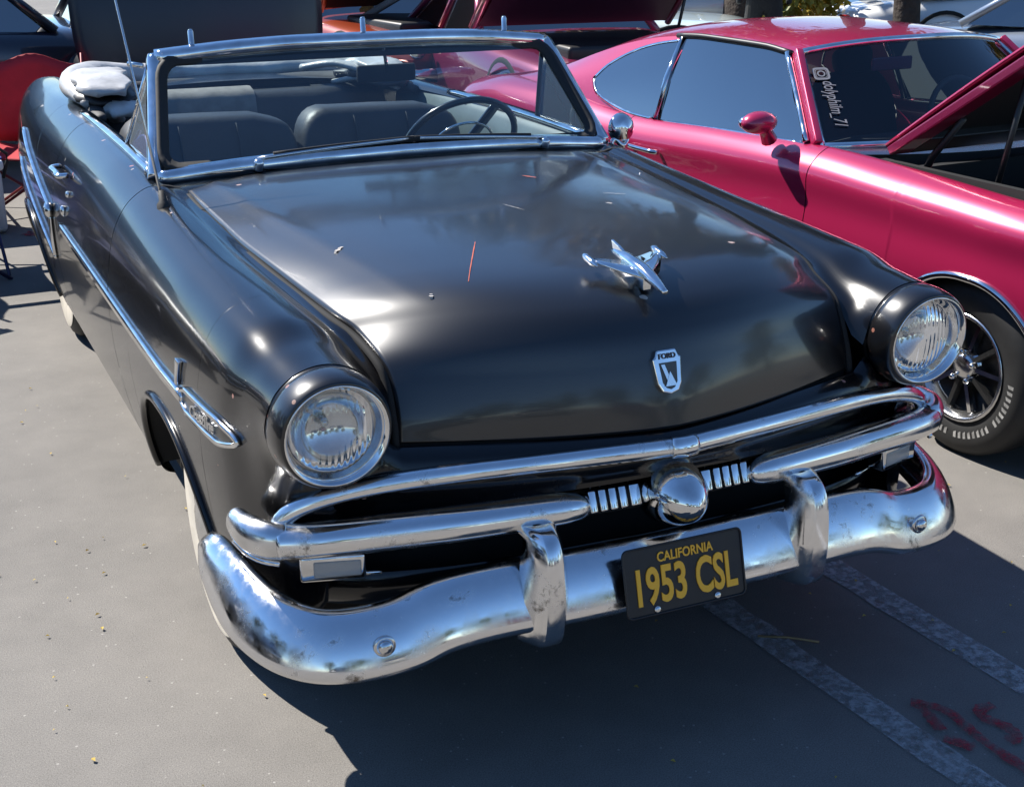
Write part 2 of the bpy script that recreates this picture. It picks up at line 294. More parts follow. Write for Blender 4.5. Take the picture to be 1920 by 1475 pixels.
# ------------------------------------------------------------------ black convertible
CAR = thing('convertible_car', 'worn black vintage convertible with its top folded, chrome bumper and yellow-on-black plate', 'car', (0, 2.45, 0), off=(0, 2.45, 0))
YK = [.19, .212, .235, .275, .335, .45, .6, .8, 1.0, 1.4, 1.75, 2.2, 3.0, 3.6, 4.1, 4.5, 4.8, 5.0]
ROWS = np.array([
 # seam          shelf         ridge in      crown         crown out     upper side    side          trim          mid           lower         sill          under
 [(.622,.830),(.645,.912),(.692,.959),(.756,.976),(.820,.959),(.867,.912),(.883,.837),(.838,.752),(.786,.722),(.755,.700),(.745,.680),(.74,.67)],
 [(.606,.845),(.643,.912),(.691,.960),(.756,.977),(.821,.960),(.868,.912),(.884,.834),(.850,.748),(.802,.670),(.775,.550),(.765,.460),(.75,.45)],
 [(.604,.870),(.642,.914),(.690,.961),(.756,.978),(.822,.961),(.869,.913),(.885,.833),(.864,.746),(.836,.650),(.822,.510),(.812,.400),(.80,.38)],
 [(.604,.905),(.642,.922),(.690,.964),(.756,.981),(.824,.964),(.872,.914),(.889,.834),(.877,.746),(.858,.640),(.846,.490),(.834,.340),(.81,.30)],
 [(.604,.934),(.642,.938),(.690,.970),(.756,.985),(.828,.967),(.877,.915),(.895,.838),(.890,.750),(.880,.635),(.868,.475),(.852,.305),(.83,.27)],
 [(.630,.974),(.662,.972),(.708,.996),(.772,1.006),(.845,.980),(.893,.918),(.914,.840),(.918,.750),(.912,.620),(.898,.460),(.874,.295),(.84,.26)],
 [(.652,.990),(.684,.990),(.724,1.008),(.785,1.013),(.856,.983),(.902,.920),(.925,.830),(.930,.745),(.926,.610),(.908,.445),(.880,.295),(.84,.26)],
 [(.671,1.004),(.702,1.004),(.738,1.018),(.795,1.020),(.862,.987),(.908,.921),(.933,.820),(.938,.740),(.934,.600),(.914,.440),(.882,.305),(.84,.275)],
 [(.687,1.016),(.716,1.016),(.748,1.026),(.802,1.026),(.867,.992),(.912,.922),(.937,.815),(.943,.735),(.938,.590),(.916,.430),(.882,.300),(.84,.270)],
 [(.700,1.040),(.728,1.042),(.757,1.048),(.808,1.044),(.869,1.004),(.914,.926),(.939,.810),(.945,.730),(.940,.585),(.916,.425),(.880,.295),(.84,.265)],
 [(.706,1.057),(.736,1.060),(.765,1.067),(.812,1.060),(.870,1.014),(.914,.930),(.939,.808),(.945,.728),(.940,.585),(.916,.425),(.880,.295),(.84,.265)],
 [(.742,1.066),(.757,1.080),(.782,1.082),(.822,1.068),(.873,1.018),(.914,.930),(.939,.806),(.945,.726),(.940,.585),(.916,.425),(.880,.295),(.84,.265)],
 [(.735,1.070),(.752,1.086),(.779,1.088),(.820,1.073),(.872,1.021),(.914,.930),(.939,.806),(.945,.726),(.940,.585),(.916,.425),(.880,.295),(.84,.265)],
 [(.690,1.066),(.722,1.084),(.762,1.088),(.812,1.074),(.868,1.022),(.910,.934),(.936,.810),(.942,.726),(.937,.585),(.914,.430),(.880,.300),(.84,.270)],
 [(.640,1.052),(.685,1.072),(.735,1.078),(.793,1.066),(.851,1.014),(.892,.928),(.916,.806),(.922,.724),(.916,.585),(.894,.440),(.860,.320),(.82,.290)],
 [(.600,1.034),(.652,1.056),(.708,1.064),(.768,1.052),(.824,1.000),(.862,.918),(.884,.800),(.890,.720),(.884,.590),(.862,.460),(.830,.360),(.79,.340)],
 [(.570,1.006),(.625,1.030),(.682,1.040),(.742,1.028),(.795,.978),(.830,.900),(.850,.790),(.855,.712),(.848,.595),(.826,.490),(.800,.410),(.76,.400)],
 [(.550,.945),(.600,.968),(.655,.978),(.712,.966),(.762,.925),(.795,.860),(.812,.770),(.817,.700),(.810,.600),(.790,.520),(.770,.460),(.74,.450)]])
TV = np.linspace(0, 11, 67)
def section(y, tv=TV):
    K = pch(np.atleast_1d(y), YK, ROWS)[0]; return crom(K, 0, tv)
AXF, AXR, TR = .885, 3.88, .345
def arch(y, c0, hw, top):
    u = abs(y - c0) / hw
    return None if u >= 1 else top * 1.0 * (1 - u ** 2.6) ** .5 if u < 1 else None
ARF = (1.03, .44, .635); ARR = (3.86, .44, .62)
def column(y):
    s = section(y); za = None
    for (c0, hw, top) in (ARF, ARR):
        u = abs(y - c0) / hw
        if u < 1: za = .05 + (top - .05) * (1 - u ** 2.4) ** .42
    zb = s[-1, 1]
    if za is not None and za > s[-2, 1]:
        i0 = 30; zz = s[i0:, 1]; tt = TV[i0:]
        ta = np.interp(-za, -zz, tt); s = section(y, np.linspace(0, ta, len(TV)))
    return np.column_stack([s[:, 0], np.full(len(s), y), s[:, 1]])
def ystations(a, b, n):
    ys = np.linspace(a, b, n)
    for (c0, hw, top) in (ARF, ARR):
        for sg in (-1, 1):
            e = c0 + sg * hw * (1 - np.geomspace(.0005, .35, 26)); ys = np.r_[ys, e[(e > a) & (e < b)]]
    return np.unique(ys.round(5))
def panel(name, a, b, n, m, parent, label=None):
    G = np.array([column(y) for y in ystations(a, b, n)])
    for sg in (1, -1):
        g_ = G.copy(); g_[..., 0] *= sg; o = grid(name, g_, m, parent, flip=(sg < 0))
        if label: o['label'] = label
panel('front_fender', .192, 1.722, 60, M_black, CAR)
panel('door', 1.728, 2.917, 34, M_black, CAR)
panel('rear_quarter', 2.923, 5.0, 70, M_black, CAR)
# dark jamb strips behind the door gaps
for sg in (1, -1):
    for y in (1.725, 2.92):
        b = MB(); s = section(y); s = s[::3]; P = np.column_stack([(s[:, 0] - .012) * sg, np.full(len(s), y), s[:, 1] - .006]); b.sweep(P, circ(.008, 6), (0, 1, 0)); b.build('jamb', M_dark, CAR)
# hood
HC = np.array([(.048,.768),(.062,.838),(.086,.910),(.118,.975),(.175,1.028),(.30,1.066),(.52,1.084),(.80,1.094),(1.10,1.100),(1.32,1.102),(1.52,1.100),(1.775,1.090)])
HS = np.array([(.594,.208,.770),(.592,.222,.828),(.592,.258,.900),(.599,.302,.940),(.613,.40,.968),(.639,.50,.988),(.659,.70,1.001),(.677,.90,1.015),(.689,1.10,1.024),(.694,1.30,1.036),(.699,1.50,1.050),(.698,1.655,1.058)])
nu, ntt = 150, 90
uu = np.linspace(0, 11, nu); hc = crom(HC, 0, uu); hs = crom(HS, 0, uu); tt = np.sign(np.linspace(-1, 1, ntt)) * np.abs(np.linspace(-1, 1, ntt)) ** .9
ey = np.interp(uu, [0, 2, 5, 11], [1.5, 1.8, 2.4, 2.2])[:, None]; at = np.abs(tt)[None]
ez = np.interp(uu, [0, 2, 4, 5.5, 8, 11], [2.0, 2.6, 4.2, 4.6, 3.4, 2.8])[:, None]
HX = hs[:, :1] * tt[None]; HY = hc[:, :1] + (hs[:, 1:2] - hc[:, :1]) * at ** ey; HZ = hs[:, 2:3] + (hc[:, 1:2] - hs[:, 2:3]) * (1 - at ** ez)
amp = np.interp(uu, [4, 6.5, 11], [0, .002, .005])[:, None]; cen = np.interp(uu, [4, 11], [.74, .875])[:, None]
HZ = HZ + amp * np.exp(-((at - cen) / .035) ** 2)                                    # raised bead along each side, fading forward
HG = np.stack([HX, HY, HZ], -1)
hood = grid('hood', HG, M_hood, CAR, thick=.008)
def hoodz(x, y):
    d = (HG[..., 0] - x) ** 2 + (HG[..., 1] - y) ** 2; i = np.unravel_index(np.where(HG[..., 2] > .95, d, 9).argmin(), d.shape); return HG[i][2]
for sg in (1, -1):
    b = MB(); P = hs[::3].copy(); P[:, 0] = (P[:, 0] + .004) * sg; P[:, 2] -= .012; b.sweep(P, circ(.010, 6)); b.build('hood_gutter', M_dark, CAR)
b = MB(); q = HG[0] + [0, .03, .01]; b.sweep(q[::4], np.array([(-.02, -.03), (.02, -.03), (.02, .03), (-.02, .03)])); b.build('hood_lip_backing', M_dark, CAR, sm=False)
# front panel under the hood, wrapping round to the fender sides: plan curve at two heights
PL = np.array([(0,.036),(.15,.056),(.30,.088),(.45,.126),(.58,.166),(.68,.198),(.74,.222),(.78,.245),(.80,.28),(.81,.33)])
plan = smooth(PL, 70)
def nose_top(x, y):
    r = .143; d = abs(x - .756)
    if x <= .602: return .762
    if d < r and x < .756: return max(.848 - math.sqrt(r * r - d * d), .69) if x > .64 else .762 - (.762 - .765) 
    return max(.70, .848 - math.sqrt(max(r * r - d * d, 0))) if d < r else .86
G = []
for (x, y) in plan:
    zt = np.interp(x, [0, .60, .64, .68, .756, .83, .87], [.762, .766, .80, .755, .74, .76, .80]); zb = np.interp(x, [0, .70, .82, .88], [.665, .62, .52, .5])
    col = []
    for k in np.linspace(0, 1, 12):
        z = zt + (zb - zt) * k; bul = .022 * math.sin(math.pi * min(1, k * 1.15)); n_ = np.array([.25, -1.0]) if x < .75 else np.array([1.0, -.6]); n_ = n_ / np.linalg.norm(n_)
        col.append((x + n_[0] * bul * .4, y + n_[1] * bul + .02 * (k < .02), z))
    G.append(col)
G = np.array(G); Gm = np.concatenate([mir(G)[::-1][:-1], G]); grid('front_panel', Gm, M_black, CAR)
# lower side return between arch and bumper, splash pan, grille cavity
cav = smooth([(0,.20),(.4,.24),(.7,.34),(.84,.46)], 30); b = MB()
V = [(x, y, z) for (x, y) in cav for z in (.70, .30)]; b.add(V, gfaces(len(cav), 2)); b.add(mir(V), gfaces(len(cav), 2)); b.build('grille_cavity', M_dark, CAR)
pan = smooth([(0,.13),(.45,.16),(.72,.24),(.84,.38),(.885,.60)], 40); G = [[(x, y + .0, .475), (x, y + .02, .40), (x * .97, y + .09, .33)] for (x, y) in pan]
G = np.array(G); grid('splash_pan', np.concatenate([mir(G)[::-1][:-1], G]), M_black, CAR, thick=.006)
for sg in (1, -1):
    b = MB(); b.sweep([(x * sg, y - .004, .478) for (x, y) in pan[22:]], circ(.0065, 8)); b.build('lit_pan_edge', M_chrome, CAR)  # bright strip stands in for sunlight caught on the pan's edge
# headlights
HL = np.array([.756, .0, .848])
for sg in (1, -1):
    o_ = (HL[0] * sg, 0, HL[2])
    bz = MB(); pr = [(.118, -.30), (.1255, -.205), (.1262, -.196), (.1240, -.194), (.1240, -.189), (.1278, -.186), (.1282, -.172), (.1265, -.148), (.1228, -.128), (.1175, -.114), (.1120, -.108), (.108, -.116)]
    bz.lathe(pr, o_, (0, -1, 0), 72, shear=.010); bo = bz.build('headlight_bezel', M_bezel, CAR); bo['label'] = 'black painted headlight surround with chipped edge'
    h = MB(); h.lathe([(.1105, -.122), (.112, -.114), (.1105, -.107), (.107, -.107), (.100, -.128), (.0935, -.150), (.0905, -.156), (.089, -.150)], o_, (0, -1, 0), 64, shear=.008); hl = h.build('headlight', M_chrome, CAR)
    q = MB(); q.lathe([(.0925, -.152), (.088, -.160), (.078, -.176), (.062, -.192), (.042, -.204), (.020, -.210), (.0005, -.2115)], o_, (0, -1, 0), 48); q.build('reflector', M_chrome, hl)
    q = MB(); q.lathe([(.0925, -.152), (.0895, -.143), (.080, -.135), (.06, -.127), (.03, -.122), (.0005, -.1205)], o_, (0, -1, 0), 48); q.build('lens', M_lamp, hl)
    q = MB(); q.ell((o_[0], .198, o_[2]), (.010, .010, .010)); q.build('bulb', M_steel, hl)
# upper chrome moulding (V at centre, ends turn down)
def bar(P, prof, name, m, n=90, up=(0, 0, 1), scale=None, parent=CAR):
    P = smooth(P, n); b = MB(); b.sweep(P, prof, up, scale); return b.build(name, m, parent)
UB = np.array([(0,.012,.728),(.16,.034,.727),(.34,.068,.722),(.50,.108,.714),(.64,.150,.700),(.74,.180,.682),(.815,.206,.656),(.850,.222,.628),(.862,.226,.600)])
prof_ub = np.array([(-.014,.018),(0,.021),(.010,.016),(.016,.002),(.016,-.006),(.011,-.017),(0,-.021),(-.014,-.018)])
half = smooth(UB + [0, 0, .007], 60); full = np.concatenate([mir(half)[::-1][:-1], half])
b = MB(); b.sweep(full, prof_ub); b.build('upper_grille_moulding', M_bump, CAR)
b = MB(); b.sweep(smooth([(-.03, .013, .735), (0, .009, .735), (.03, .013, .735)], 8), prof_ub * 1.16); b.build('moulding_joint', M_chrome, CAR)
# floating grille bar: bullets, slotted centre, spinner, end pods
LB = np.array([(.206,.062,.608),(.228,.062,.608),(.28,.066,.608),(.36,.078,.606),(.48,.098,.603),(.60,.124,.600),(.72,.152,.596),(.80,.176,.592),(.862,.206,.588)])
lb = smooth(LB + [0, 0, .006], 70); lbn = np.linspace(0, 1, 70); sc_ = np.interp(lbn, [0, .015, .04, .09, .17, .5, 1], [.30, .66, .84, .96, 1., 1.08, 1.02]); a_ = np.linspace(0, 2 * np.pi, 20, endpoint=False)
prof_lb = np.stack([.040 * np.cos(a_) , .037 * np.sign(np.sin(a_)) * np.abs(np.sin(a_)) ** .9], 1)
for sg in (1, -1):
    P = lb.copy(); P[:, 0] *= sg; b = MB(); b.sweep(P, prof_lb, (0, 0, 1), sc_); b.build('grille_bar', M_bump, CAR)
    b = MB(); P = smooth([(.850,.200,.596),(.880,.212,.598),(.908,.246,.602),(.922,.296,.606),(.924,.345,.609)], 24); P[:, 0] *= sg
    b.sweep(P, prof_lb * [.8, 1.12], (0, 0, 1), np.interp(np.linspace(0, 1, 24), [0, .5, .85, 1], [1.0, 1.0, .8, .35])); b.build('bar_end_pod', M_pod, CAR)
    b = MB(); P = smooth([(.868,.195,.548),(.90,.226,.550),(.92,.27,.553),(.93,.33,.556)], 16); P[:, 0] *= sg; b.sweep(P, circ(.007, 8)); b.build('pod_lip', M_chrome, CAR)
    for k in range(5):                                                 # chrome segments between bullet and spinner, dark slots between
        x0 = .098 + k * .0250; w_ = .0185 if k else .026
        b = MB(); x0 = x0 - (.005 if k == 0 else 0); b.box((sg * x0, .066 + .02 * x0, .614), (w_, .034, .050), np.array(Matrix.Rotation(R(24), 3, 'X')).T); b.build('grille_segment', M_chrome, CAR, bev=.004)
    # fins above the segments
    for k in range(5):
        x0 = .10 + k * .024; b = MB(); b.box((sg * x0, .10, .652), (.004, .05, .05)); b.build('grille_fin', M_black, CAR, bev=.001)
    # parking lamp
    pk = MB(); pk.box((sg * .752, .200, .522), (.14, .05, .062), np.array(Matrix.Rotation(sg * R(16), 3, 'Z'))); po = pk.build('parking_lamp', M_chrome, CAR, bev=.008)
    q = MB(); q.box((sg * .748, .179, .522), (.105, .016, .040), np.array(Matrix.Rotation(sg * R(16), 3, 'Z'))); q.build('lens', mat('lamp_lens', (.5, .52, .53), .12, 0, .5, trans=.4), po, bev=.006)
bb = MB(); bb.sweep(smooth([(-.2, .085, .608), (0, .078, .608), (.2, .085, .608)], 16), circ(.030, 10)); bb.build('grille_core', M_dark, CAR)
sp = MB(); sp.lathe([(.074, -.085), (.0785, -.066), (.078, -.050), (.072, -.022), (.060, .010), (.042, .038), (.023, .054), (.008, .061), (.0005, .062)], (0, 0, .613), (0, -1, 0), 56); sp.build('grille_spinner', M_chrome, CAR)
# bumper
BP = np.array([(0,-.004,.447),(.20,.000,.447),(.36,.008,.446),(.48,.018,.442),(.57,.027,.430),(.65,.036,.404),(.74,.052,.392),(.82,.080,.391),(.878,.128,.397),(.918,.195,.408),(.942,.275,.421),(.953,.365,.436),(.957,.47,.452),(.952,.55,.466)])
bp_ = smooth(BP, 90)
bprof = np.array([(-.062,.066),(-.050,.0745),(-.038,.0755),(-.026,.070),(-.012,.056),(.002,.036),(.014,.014),(.024,-.010),(.0315,-.034),(.0345,-.050),(.033,-.060),(.026,-.069),(.010,-.076),(-.015,-.082),(-.03,-.076),(.004,-.066),(.018,-.058),(.024,-.048),(.014,-.010),(.004,.014),(-.008,.034),(-.022,.052),(-.036,.064),(-.056,.060)])
sbn = np.linspace(0, 1, 90); scb = np.stack([np.interp(sbn, [0, .55, .8, .95, 1], [1, 1.05, 1.0, .75, .45]), np.interp(sbn, [0, .30, .42, .55, .72, .86, .97, 1], [.97, .97, .97, .95, .93, .82, .50, .25])], 1)
P = np.concatenate([mir(bp_)[::-1][:-1], bp_]); S_ = np.concatenate([scb[::-1][:-1], scb])
b = MB(); b.sweep(P, bprof, (0, 0, 1), S_); b.build('front_bumper', M_bump, CAR)
for sg in (1, -1):
    GP = np.array([(.012,.332),(-.026,.340),(-.046,.366),(-.056,.42),(-.058,.49),(-.052,.55),(-.036,.586),(-.010,.602),(.035,.602)]); gz = smooth(GP, 34); k_ = np.linspace(0, 1, 34)
    wf = np.interp(k_, [0, .12, .4, .8, .95, 1], [.012, .022, .021, .015, .013, .010]); wbk = np.interp(k_, [0, .12, .4, .8, 1], [.034, .052, .054, .040, .030]); dp = np.interp(k_, [0, .1, .9, 1], [.03, .05, .05, .03])
    G = []
    for (y_, z_), a_, c_, d_ in zip(gz, wf, wbk, dp): G.append([(sg * .342 + x_, y_ + q_, z_) for x_, q_ in ((-c_, d_ + .035), (-c_, d_), (-a_ - .003, .003), (-a_, 0), (0, -.002), (a_, 0), (a_ + .003, .003), (c_, d_), (c_, d_ + .035))])
    b = MB(); b.add(np.array(G).reshape(-1, 3), gfaces(34, 9)); b.build('bumper_guard', M_bump, CAR, ang=38)
    b = MB(); b.ell((sg * .703, .012, .404), (.016, .010, .016)); b.build('bumper_bolt', M_chrome, CAR)
    b = MB(); b.lathe([(.024, 0), (.0235, .003), (.018, .004)], (sg * .703, .020, .404), (sg * .1, -1, 0.05), 24); b.build('bolt_washer', M_steel, CAR)
# number plate
PO = np.array([-.018, -.046, .455]); pe = np.array([0, .040, .1465]); pe = pe / np.linalg.norm(pe)
def plate_pt(x, v): return np.array([x + PO[0], PO[1] + pe[1] * v, PO[2] + pe[2] * v])
out = []
for cx, cv, a0 in ((.1405, .064, 0), (-.1405, .064, 90), (-.1405, -.064, 180), (.1405, -.064, 270)):
    for a in np.linspace(a0, a0 + 90, 6): out.append(plate_pt(cx + .012 * math.cos(R(a)), cv + .012 * math.sin(R(a))))
pn = np.cross([1., 0, 0], pe)
b = MB(); b.prism(out, .003, -pn); pl_o = b.build('number_plate', M_plate, CAR, sm=False, bev=.001)
b = MB(); b.sweep(np.array(out + out[:1]) + pn * .001, circ(.0028, 6), tuple(pn), cap=False); b.build('plate_rim', M_plate, pl_o)
text_mesh('state_lettering', 'CALIFORNIA', .030, M_yellow, pl_o, plate_pt(.004, .039) + pn * .0015, (1, 0, 0), pe, .002, .84, thick=.0006)
text_mesh('number_lettering', '1953', .114, M_yellow, pl_o, plate_pt(-.066, -.050) + pn * .0015, (1, 0, 0), pe, .003, .62, thick=.0026)
text_mesh('number_lettering', 'CSL', .114, M_yellow, pl_o, plate_pt(.079, -.050) + pn * .0015, (1, 0, 0), pe, .003, .57, thick=.0026)
for sg in (1, -1):
    b = MB(); b.lathe([(.0085, 0), (.0085, .003), (.005, .005), (.0005, .005)], plate_pt(sg * .078, -.066), pn, 14); b.build('plate_screw', M_steel, pl_o)
# crest on the hood face
def hood_face(x, z):
    best = None
    d = (HG[..., 0] - x) ** 2 + (HG[..., 2] - z) ** 2 + np.where(HG[..., 1] > .25, 1, 0); i = np.unravel_index(d.argmin(), d.shape); return HG[i]
pA, pB = hood_face(0, .935), hood_face(0, .845); eu = pA - pB; eu /= np.linalg.norm(eu); en = np.cross([1., 0, 0], eu); CO = (pA + pB) / 2 + en * .004
def cpt(x, v, d=0): return CO + np.array([1., 0, 0]) * x + eu * v + en * d
sh = [(-.030, .030), (-.024, .046), (.024, .046), (.030, .030), (.036, .028), (.030, -.028), (.020, -.046), (0, -.052), (-.020, -.046), (-.030, -.028), (-.036, .028)]
b = MB(); b.prism([cpt(x, v, -.006) for x, v in sh], .014, en); cr_o = b.build('hood_crest', M_chrome, CAR, sm=False, bev=.003)
b = MB(); b.prism([cpt(x, v, .0082) for x, v in [(-.022, .018), (.022, .018), (.018, -.026), (.010, -.038), (0, -.042), (-.010, -.038), (-.018, -.026)]], .001, en); b.build('crest_field', mat('crest_enamel', (.06, .06, .055), .3), cr_o, sm=False)
b = MB(); b.prism([cpt(x, v, .0095) for x, v in [(-.014, -.034), (.014, -.034), (.001, -.002)]], .003, en); b.build('crest_peak', M_pod, cr_o, sm=False)
b = MB(); b.prism([cpt(x, v, .0095) for x, v in [(-.019, .014), (-.010, .014), (-.002, -.012), (-.008, -.022)]], .002, en); b.build('crest_stripe', M_pod, cr_o, sm=False)
text_mesh('crest_lettering', 'FORD', .0165, mat('crest_letter', (.05, .045, .05), .4), cr_o, cpt(0, .0265, .0095), (1, 0, 0), eu, .002, 1.0, thick=.0004)
# aeroplane-shaped ornament
OR = np.array([0, .225, hoodz(0, .225) + .028]); of = np.array([0, -.985, -.17]); of /= np.linalg.norm(of); ou = np.cross([1., 0, 0], of) * -1; ou = ou if ou[2] > 0 else -ou
b = MB(); tq = np.linspace(-.125, .115, 24); P = OR + of * tq[:, None]; P[:, 2] += .010 * np.sin(np.linspace(0, np.pi, 24)); b.sweep(P, circ(1, 12), tuple(ou), np.stack([np.interp(tq, [-.125, -.08, 0, .06, .115, .135], [.006, .013, .018, .015, .007, .001]), np.interp(tq, [-.125, -.06, .02, .10, .135], [.008, .014, .016, .008, .001])], 1)); orn = b.build('hood_ornament', M_chrome, CAR)
for sg in (1, -1):
    def wp(s_, f_, u_): return OR + np.array([sg * s_, 0, 0]) + of * f_ + ou * u_
    b = MB(); V = []
    for s_, f0, f1, u_, th in ((.008, .055, -.065, .002, .007), (.04, .02, -.07, .006, .005), (.072, -.030, -.080, .008, .004), (.090, -.055, -.084, .008, .003)):
        V.append([wp(s_, f0, u_), wp(s_, (f0 + f1) / 2, u_ + th), wp(s_, f1, u_), wp(s_, (f0 + f1) / 2, u_ - th)])
    G = np.array(V); b.add(G.reshape(-1, 3), gfaces(4, 4, False, True) + [(12, 13, 14, 15)]); b.build('ornament_wing', M_chrome, orn)
    b = MB(); P = np.array([wp(.090, f_, .008) for f_ in np.linspace(-.035, -.105, 10)]); b.tube(P, np.interp(np.linspace(0, 1, 10), [0, .3, .8, 1], [.002, .008, .009, .004]), 10); b.build('wing_tip', M_chrome, orn)
b = MB(); V = [OR + of * f_ + ou * u_ + np.array([x_, 0, 0]) for (f_, u_) in ((-.02, .008), (-.10, .022), (-.135, .024), (-.12, .000)) for x_ in (-.004, .004)]
b.add(V, [(0, 2, 4, 6), (1, 7, 5, 3), (0, 1, 3, 2), (2, 3, 5, 4), (4, 5, 7, 6), (6, 7, 1, 0)]); b.build('tail_fin', M_chrome, orn, sm=False, bev=.002)
b = MB(); b.box(OR + of * -.02 + ou * -.024, (.022, .12, .030)); b.build('ornament_foot', M_chrome, orn, bev=.004)
# wheels
def wheel(parent, x, y, z, sg, steer=0., r=TR, w=.165, ww=True, rim_r=.19, cap=None, name='wheel', capm=None):
    """sg: outward direction along x"""
    ax = np.array([sg * math.cos(steer), math.sin(steer) * sg, 0.])
    o = (x, y, z); h = w / 2
    t = MB(); pr = [(rim_r - .01, -h + .02), (rim_r + .02, -h), (r - .06, -h - .008), (r - .025, -h + .006), (r - .006, -h + .03), (r, 0), (r - .006, h - .03), (r - .025, h - .006), (r - .06, h + .008), (rim_r + .02, h), (rim_r - .01, h - .02)]
    t.lathe(pr, o, ax, 48); root = t.build(name, M_tread, parent)
    if ww:
        q = MB(); q.lathe([(rim_r + .012, h + .001), (rim_r + .03, h + .0052), (r - .062, h + .0102), (r - .052, h + .008)], o, ax, 48); q.build('whitewall', M_white, root)
    q = MB(); q.lathe(cap or [(rim_r + .012, h - .002), (rim_r, h + .006), (rim_r - .01, h - .006), (rim_r - .03, h - .012), (.125, h - .010), (.12, h + .006), (.10, h + .022), (.06, h + .034), (.02, h + .040), (.0005, h + .041)], o, ax, 40); q.build('hubcap', capm or M_chrome, root)
    q = MB(); q.lathe([(rim_r, -h + .01), (rim_r - .03, -.02), (.0005, -.02)], o, ax, 24); q.build('rim_back', M_dark, root)
    return root
for sg in (1, -1):
    wheel(CAR, sg * .778, AXF, TR, sg, 0); wheel(CAR, sg * .735, AXR, TR, sg)
    # wells, arch lips
    for (c0, hw, top), dep in ((ARF, .50), (ARR, .52)):
        u = np.linspace(-.9995, .9995, 60); u = np.sign(u) * np.abs(u) ** .6; ys = c0 + hw * u; zs = .05 + (top - .05) * (1 - np.abs(u) ** 2.4) ** .42
        xs = []
        for y_, z_ in zip(ys, zs):
            s = section(y_); i0 = 30; xs.append(np.interp(-max(z_, s[-1, 1]), -s[i0:, 1], s[i0:, 0]))
        P = np.column_stack([np.array(xs), ys, zs]); k = P[:, 2] > .30; P = P[k]
        L = P.copy(); L[:, 0] = (L[:, 0] + .001) * sg; L = resample(L, 60); b = MB(); b.sweep(L, circ(.0125, 8), (sg, 0, 0)); b.build('arch_lip', M_black, CAR)
        W_ = P.copy(); W_[:, 0] -= .008; G = np.stack([W_ * [sg, 1, 1], np.column_stack([np.full(len(W_), sg * dep), W_[:, 1], W_[:, 2] + .02])], 1); grid('wheel_well', G, M_dark, CAR)
        b = MB(); b.add([(sg * dep, c0 - hw, .12), (sg * dep, c0 + hw, .12), (sg * dep, c0 + hw, .9), (sg * dep, c0 - hw, .9)], [(0, 1, 2, 3)]); b.build('inner_fender', M_dark, CAR, sm=False)
# floor, firewall, underbody
b = MB(); b.box((0, 2.9, .27), (1.62, 4.0, .05)); b.build('floor_pan', M_dark, CAR, sm=False)
b = MB(); b.box((0, .92, .62), (.98, 1.30, .5)); b.build('engine_bay', M_dark, CAR, sm=False)
b = MB(); b.box((0, 1.70, .66), (1.66, .05, .74)); b.build('firewall', M_dark, CAR, sm=False)
# cowl between hood and windscreen
WB = np.array([(0, 1.735, 1.117), (.25, 1.742, 1.113), (.50, 1.765, 1.100), (.68, 1.79, 1.083), (.755, 1.805, 1.075)])   # glass foot line
WT = np.array([(0, 2.035, 1.420), (.25, 2.045, 1.418), (.45, 2.062, 1.408), (.60, 2.085, 1.394), (.675, 2.10, 1.386)])     # header line
wb = smooth(WB, 40); wt = smooth(WT, 40)
def full(P): P = np.asarray(P); return np.concatenate([mir(P)[::-1][:-1], P])
G = []
for k in np.linspace(-1, 1, 60):
    a = np.abs(k); xh = .705 * k; yh = 1.775 + (1.655 - 1.775) * a ** 2.2; zh = 1.058 + (1.090 - 1.058) * (1 - a ** 2.6) - .010
    xw = .765 * k; yw = np.interp(abs(xw), wb[:, 0], wb[:, 1]) + .03; zw = np.interp(abs(xw), wb[:, 0], wb[:, 2]) - .018
    G.append([(xh, yh - .03, zh), (xh + (xw - xh) * .5, (yh + yw) / 2, (zh + zw) / 2 + .004), (xw, yw, zw), (xw, yw + .25, zw - .02)])
grid('cowl', G, M_black, CAR)
# windscreen: frame, seal, glass
def lerp(a, b, t): return a + (b - a) * t
fb, ft = full(wb), full(wt)
GG = np.array([lerp(fb, ft, t) + np.array([0, -.012 * math.sin(math.pi * t), 0]) for t in np.linspace(0, 1, 16)])
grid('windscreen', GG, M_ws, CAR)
n_ = len(fb); loop = np.concatenate([fb, [lerp(fb[-1], ft[-1], t) for t in np.linspace(.03, .97, 20)], ft[::-1], [lerp(ft[0], fb[0], t) for t in np.linspace(.03, .97, 20)]])
cen = np.array([0, 1.92, 1.25])
def inset(P, d):
    Q = P.copy(); v = cen - P; v[:, 1] = 0; 
    Q[:, 0] -= np.clip(np.sign(P[:, 0]) * d, -abs(P[:, 0]), abs(P[:, 0])) * (np.abs(P[:, 0]) > .6); return Q
pf = np.array([(-.020, -.006), (-.016, .012), (.0, .018), (.018, .012), (.022, -.006), (.012, -.016), (-.012, -.016)])
WN = np.array([0, -.75, .66])
def frame_piece(P, name, w, d, m, shift=(0, 0, 0)):
    P = resample(P, 50) + np.array(shift); b = MB(); b.sweep(P, pf * [w, d], (0, -.75, .66)); return b.build(name, m, CAR)
frame_piece(ft + [0, 0, .006], 'windscreen_header', 1.25, 1.5, M_chrome)
frame_piece(fb + [0, -.004, -.004], 'windscreen_sill', 1.3, 1.5, M_chrome)
for sg in (1, -1):
    s_ = -1 if sg > 0 else 0
    frame_piece(np.array([lerp(fb[s_], ft[s_], t) for t in np.linspace(-.01, 1.02, 20)]) + [0.004 * sg, 0, 0], 'windscreen_pillar', 1.25, 1.5, M_chrome)
